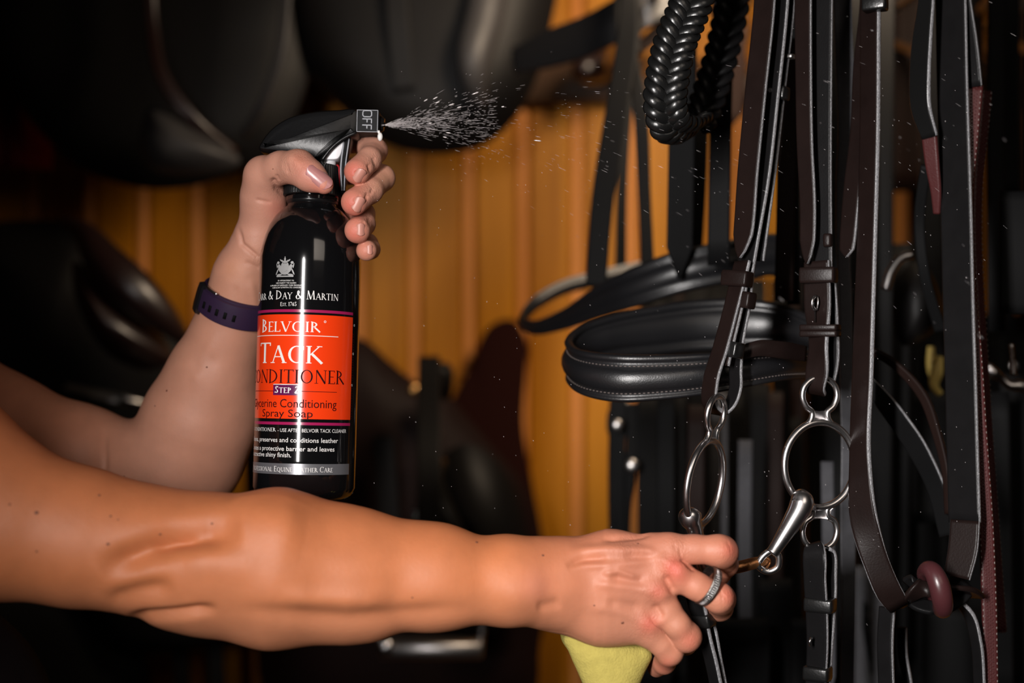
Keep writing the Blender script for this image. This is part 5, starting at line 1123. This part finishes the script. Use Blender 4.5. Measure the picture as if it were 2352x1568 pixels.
# thin curving straps inside the martingale loop
hanging('curved_strap', 'thin curved brown strap looping down inside the martingale, upper of two', 'strap', [(1930, 800, 1.03, 10, 20), (2015, 812, 1.02, 7, 45), (2075, 855, 1.01, 7, 50), (2120, 910, 1.0, 7.5, 55), (2150, 990, .99, 7, 55), (2172, 1080, .985, 6, 55), (2178, 1180, .98, 5, 55)], BGB, LEB, .0034)
hanging('curved_strap', 'thin curved black strap looping down inside the martingale, lower of two', 'strap', [(1925, 830, 1.03, 12, 10), (2010, 900, 1.02, 12, 25), (2070, 975, 1.01, 12, 30), (2115, 1045, 1.0, 12, 30), (2150, 1120, .995, 11, 30), (2176, 1230, .985, 9, 30)], BGL, EDGE, .0032)
# ---- dark straps in the background, in soft focus
bg = [  # px top, px bottom, y0, y1, Y, mm, mat
 (1575, 1560, -150, 640, 1.12, 21, LEA), (1610, 1590, 240, 640, 1.2, 14, LEA), (1668, 1650, -150, 610, 1.10, 17, LEA), (1690, 1668, -150, 300, 1.35, 30, LEB), (1808, 1800, 90, 690, 1.06, 14, LEB), (1825, 1822, -100, 700, 1.1, 10, LEA),
 (1420, 1418, 900, 1260, 1.3, 16, LEA), (1490, 1490, 900, 1600, 1.3, 22, LEA), (1530, 1528, 880, 1600, 1.25, 16, LEA), (1555, 1560, 900, 1600, 1.4, 18, LEA), (1600, 1600, 930, 1600, 1.22, 15, LEB), (1650, 1652, 900, 1600, 1.3, 16, SUEDE), (1712, 1714, 1010, 1500, 1.22, 12, SUEDE), (1680, 1684, 900, 1600, 1.4, 22, LEA), (1745, 1746, 880, 1600, 1.35, 18, LEA), (1782, 1784, 900, 1600, 1.3, 14, LEB),
 (1765, 1770, 900, 1600, 1.5, 30, LEA), (1830, 1836, 960, 1600, 1.4, 14, LEA), (1920, 1920, 950, 1600, 1.3, 20, LEA), (1900, 1905, 1060, 1600, 1.12, 10, SUEDE), (2022, 2012, -150, 1600, 1.3, 26, LEA), (2055, 2046, 560, 1600, 1.35, 30, LEA),
 (1928, 1925, -150, 900, 1.2, 20, LEA), (1965, 1965, -150, 900, 1.25, 24, LEA), (1870, 1870, -150, 700, 1.25, 18, LEA), (2090, 2085, 700, 1600, 1.4, 34, LEA), (2140, 2140, -150, 900, 1.3, 20, LEA), (2180, 2180, -150, 800, 1.4, 40, LEA),
 (2290, 2290, -150, 760, 1.15, 14, LEA), (2318, 2316, -150, 470, 1.2, 18, LEA), (2330, 2330, 440, 720, 1.08, 22, LEA), (2290, 2300, 900, 1600, 1.2, 20, LEA), (2338, 2340, 860, 1600, 1.25, 30, LEA), (2250, 2262, 900, 1600, 1.45, 30, LEA), (2200, 2200, 1400, 1650, 1.3, 60, LEA), (2120, 2120, 1100, 1650, 1.4, 50, LEA), (2000, 2000, 1300, 1650, 1.3, 30, SUEDE), (2160, 2160, 900, 1200, 1.3, 50, LEA), (1850, 1850, 1420, 1650, 1.2, 26, LEA), (1700, 1700, 1420, 1650, 1.2, 50, LEA), (1780, 1790, 1330, 1650, 1.25, 30, LEA)]
for x in (2052, 2076, 2098): bg.append((x, x, -160, 440, 1.62, 15, LEB))  # dark straps added to stand in for shade on the boards here
for k, x in enumerate(range(1486, 2390, 23)):
    if abs(x-1862) > 14 and abs(x-1978) > 9 and abs(x-1765) > 9: bg.append((x, x+3*math.sin(x), 640 if x < 2040 else 720, 1620, 1.52+.06*(k % 5), 14+3*(k % 3), LEB if k % 6 == 3 else LEA))
    if x > 1830 and not (2040 < x < 2104) and abs(x-2266) > 9 and abs(x-2340) > 12: bg.append((x, x+3*math.sin(x*2), -160, 760, 1.50+.06*(k % 4), 14+3*(k % 3), LEB if k % 5 == 3 else LEA))
marks = [(1500, 'left of the braided rein'), (1600, 'between the two nosebands and the left bit ring'), (1700, 'behind the left cheek strap'), (1790, 'between the two cheek straps'), (1870, 'behind the right cheek strap'), (1940, 'behind the flat grey strap'), (2000, 'behind the bright-edged martingale leg'), (2070, 'inside the martingale loop, left part'), (2140, 'inside the martingale loop, right part'), (2215, 'behind the wide martingale leg'), (2290, 'just right of the oxblood rein'), (2400, 'at the extreme right edge')]
seen_l = {}
for k, (xt, xb, y0, y1, Y, w_, m) in enumerate(sorted(bg, key=lambda q: (q[2] > 300, q[0]))):
    tone = 'grey-backed' if m is SUEDE else ('dark brown' if m is LEB else 'black')
    pl = next(t for x, t in marks if xt <= x); zone = 'upper half' if y0 < 300 else 'lower half'; far = 'far' if Y > 1.45 else 'nearer'
    lab_ = f'{far} blurred {tone} strap {pl}, {zone}'; seen_l[lab_] = seen_l.get(lab_, 0)+1
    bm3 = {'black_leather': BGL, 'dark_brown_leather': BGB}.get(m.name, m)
    hanging('hanging_strap', lab_, 'strap', [(xt, y0, Y, w_, -10+7*(k % 5)), ((xt+xb)/2+3*math.sin(k*2.1), (y0+y1)/2, Y, w_, 5+7*(k % 4)), (xb, y1, Y, w_, -5+7*(k % 3))], bm3, bm3, .004, group='blurred straps: '+lab_[:60], n=12, tip=(k % 3 == 0 and Y < 1.45))  # also builds the added straps at x 2052-2098 that stand in for shade
# straps that show as individual dark silhouettes
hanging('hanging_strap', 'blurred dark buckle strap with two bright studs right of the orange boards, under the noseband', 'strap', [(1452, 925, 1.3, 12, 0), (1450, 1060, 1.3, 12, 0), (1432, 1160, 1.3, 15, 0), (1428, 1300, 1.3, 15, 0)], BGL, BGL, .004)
for i, (x, y, s) in enumerate(((1418, 976, 5.5), (1452, 1069, 6.5), (1660, 488, 4), (2328, 840, 4))):
    mb = MB(); cyl(mb, P(x, y, 1.275), P(x, y, 1.30), s*.001, s*.001); ball(mb, P(x, y, 1.275), s*.001, s*.0006, s*.001, nu=16, nv=10); o = mb.build('metal_stud', DULL); origin(o, P(x, y+4, 1.29)); tag(o, ['blurred round steel stud just below the padded noseband, upper left one', 'blurred round steel stud on the dark strap above the knuckles', 'small blurred steel stud between straps left of the cheek strap', 'small blurred steel stud near the right edge'][i], 'stud')
mb = MB(); tube(mb, [(1408, 940, 1.32), (1440, 930, 1.32), (1448, 975, 1.32), (1425, 1000, 1.32), (1404, 990, 1.32)], .004, n=24, closed=True); o = mb.build('blurred_buckle', DULL); origin(o, P(1425, 1000, 1.32)); tag(o, 'blurred steel buckle under the left end of the padded noseband', 'buckle')
hk = MB(); tube(hk, [(2095, 585, 1.12), (2070, 592, 1.12), (2048, 620, 1.12), (2034, 665, 1.12)], .0038, n=24, seg=12); o = hk.build('steel_hook', DULL); origin(o, P(2034, 668, 1.12)); tag(o, 'curved pale steel hook inside the martingale loop beside the orange board', 'hook')
bf = root('blinker', 'soft dark leather flap with a grey sheen inside the martingale loop', 'leather flap', P(2100, 780, 1.25))
mb = MB(); cushion(mb, [(2060, 640), (2110, 600), (2150, 650), (2165, 730), (2120, 780), (2070, 790), (2050, 720)], 1.2, .02, .01, power=2.5); mb.build('flap', SAD, bf)
YEL = mat('pale_straw_cord', (0.75, 0.55, 0.15), 0.5)
yt = root('yellow_tassel', 'two pale yellow cord ends beside the wide martingale leg', 'cord', P(2150, 890, 1.2))
for pts in ([(2138, 795, 1.2, 3), (2140, 850, 1.2, 4), (2144, 878, 1.2, 2)], [(2158, 818, 1.19, 3), (2152, 855, 1.19, 5), (2146, 888, 1.19, 4), (2160, 905, 1.19, 3)]): 
    mb = MB(); tube(mb, pts, .004, n=14); mb.build('cord', YEL, yt)
sn = root('snaffle_bit', 'small blurred steel snaffle with curved arms at the far right edge', 'bit', P(2320, 900, 1.15))
mb = MB(); tube(mb, [(2268, 838, 1.12, 3), (2285, 858, 1.12, 4.5), (2300, 868, 1.12, 3), (2320, 885, 1.12, 4), (2345, 886, 1.12, 5), (2370, 900, 1.12, 3)], .004, n=30); mb.build('mouthpiece', DULL, sn)
mb = MB(); tube(mb, [(2322, 790, 1.1, 2), (2326, 830, 1.1, 1.6), (2328, 862, 1.1, 2.2)], .002, n=14); mb.build('ring', STEEL, sn)
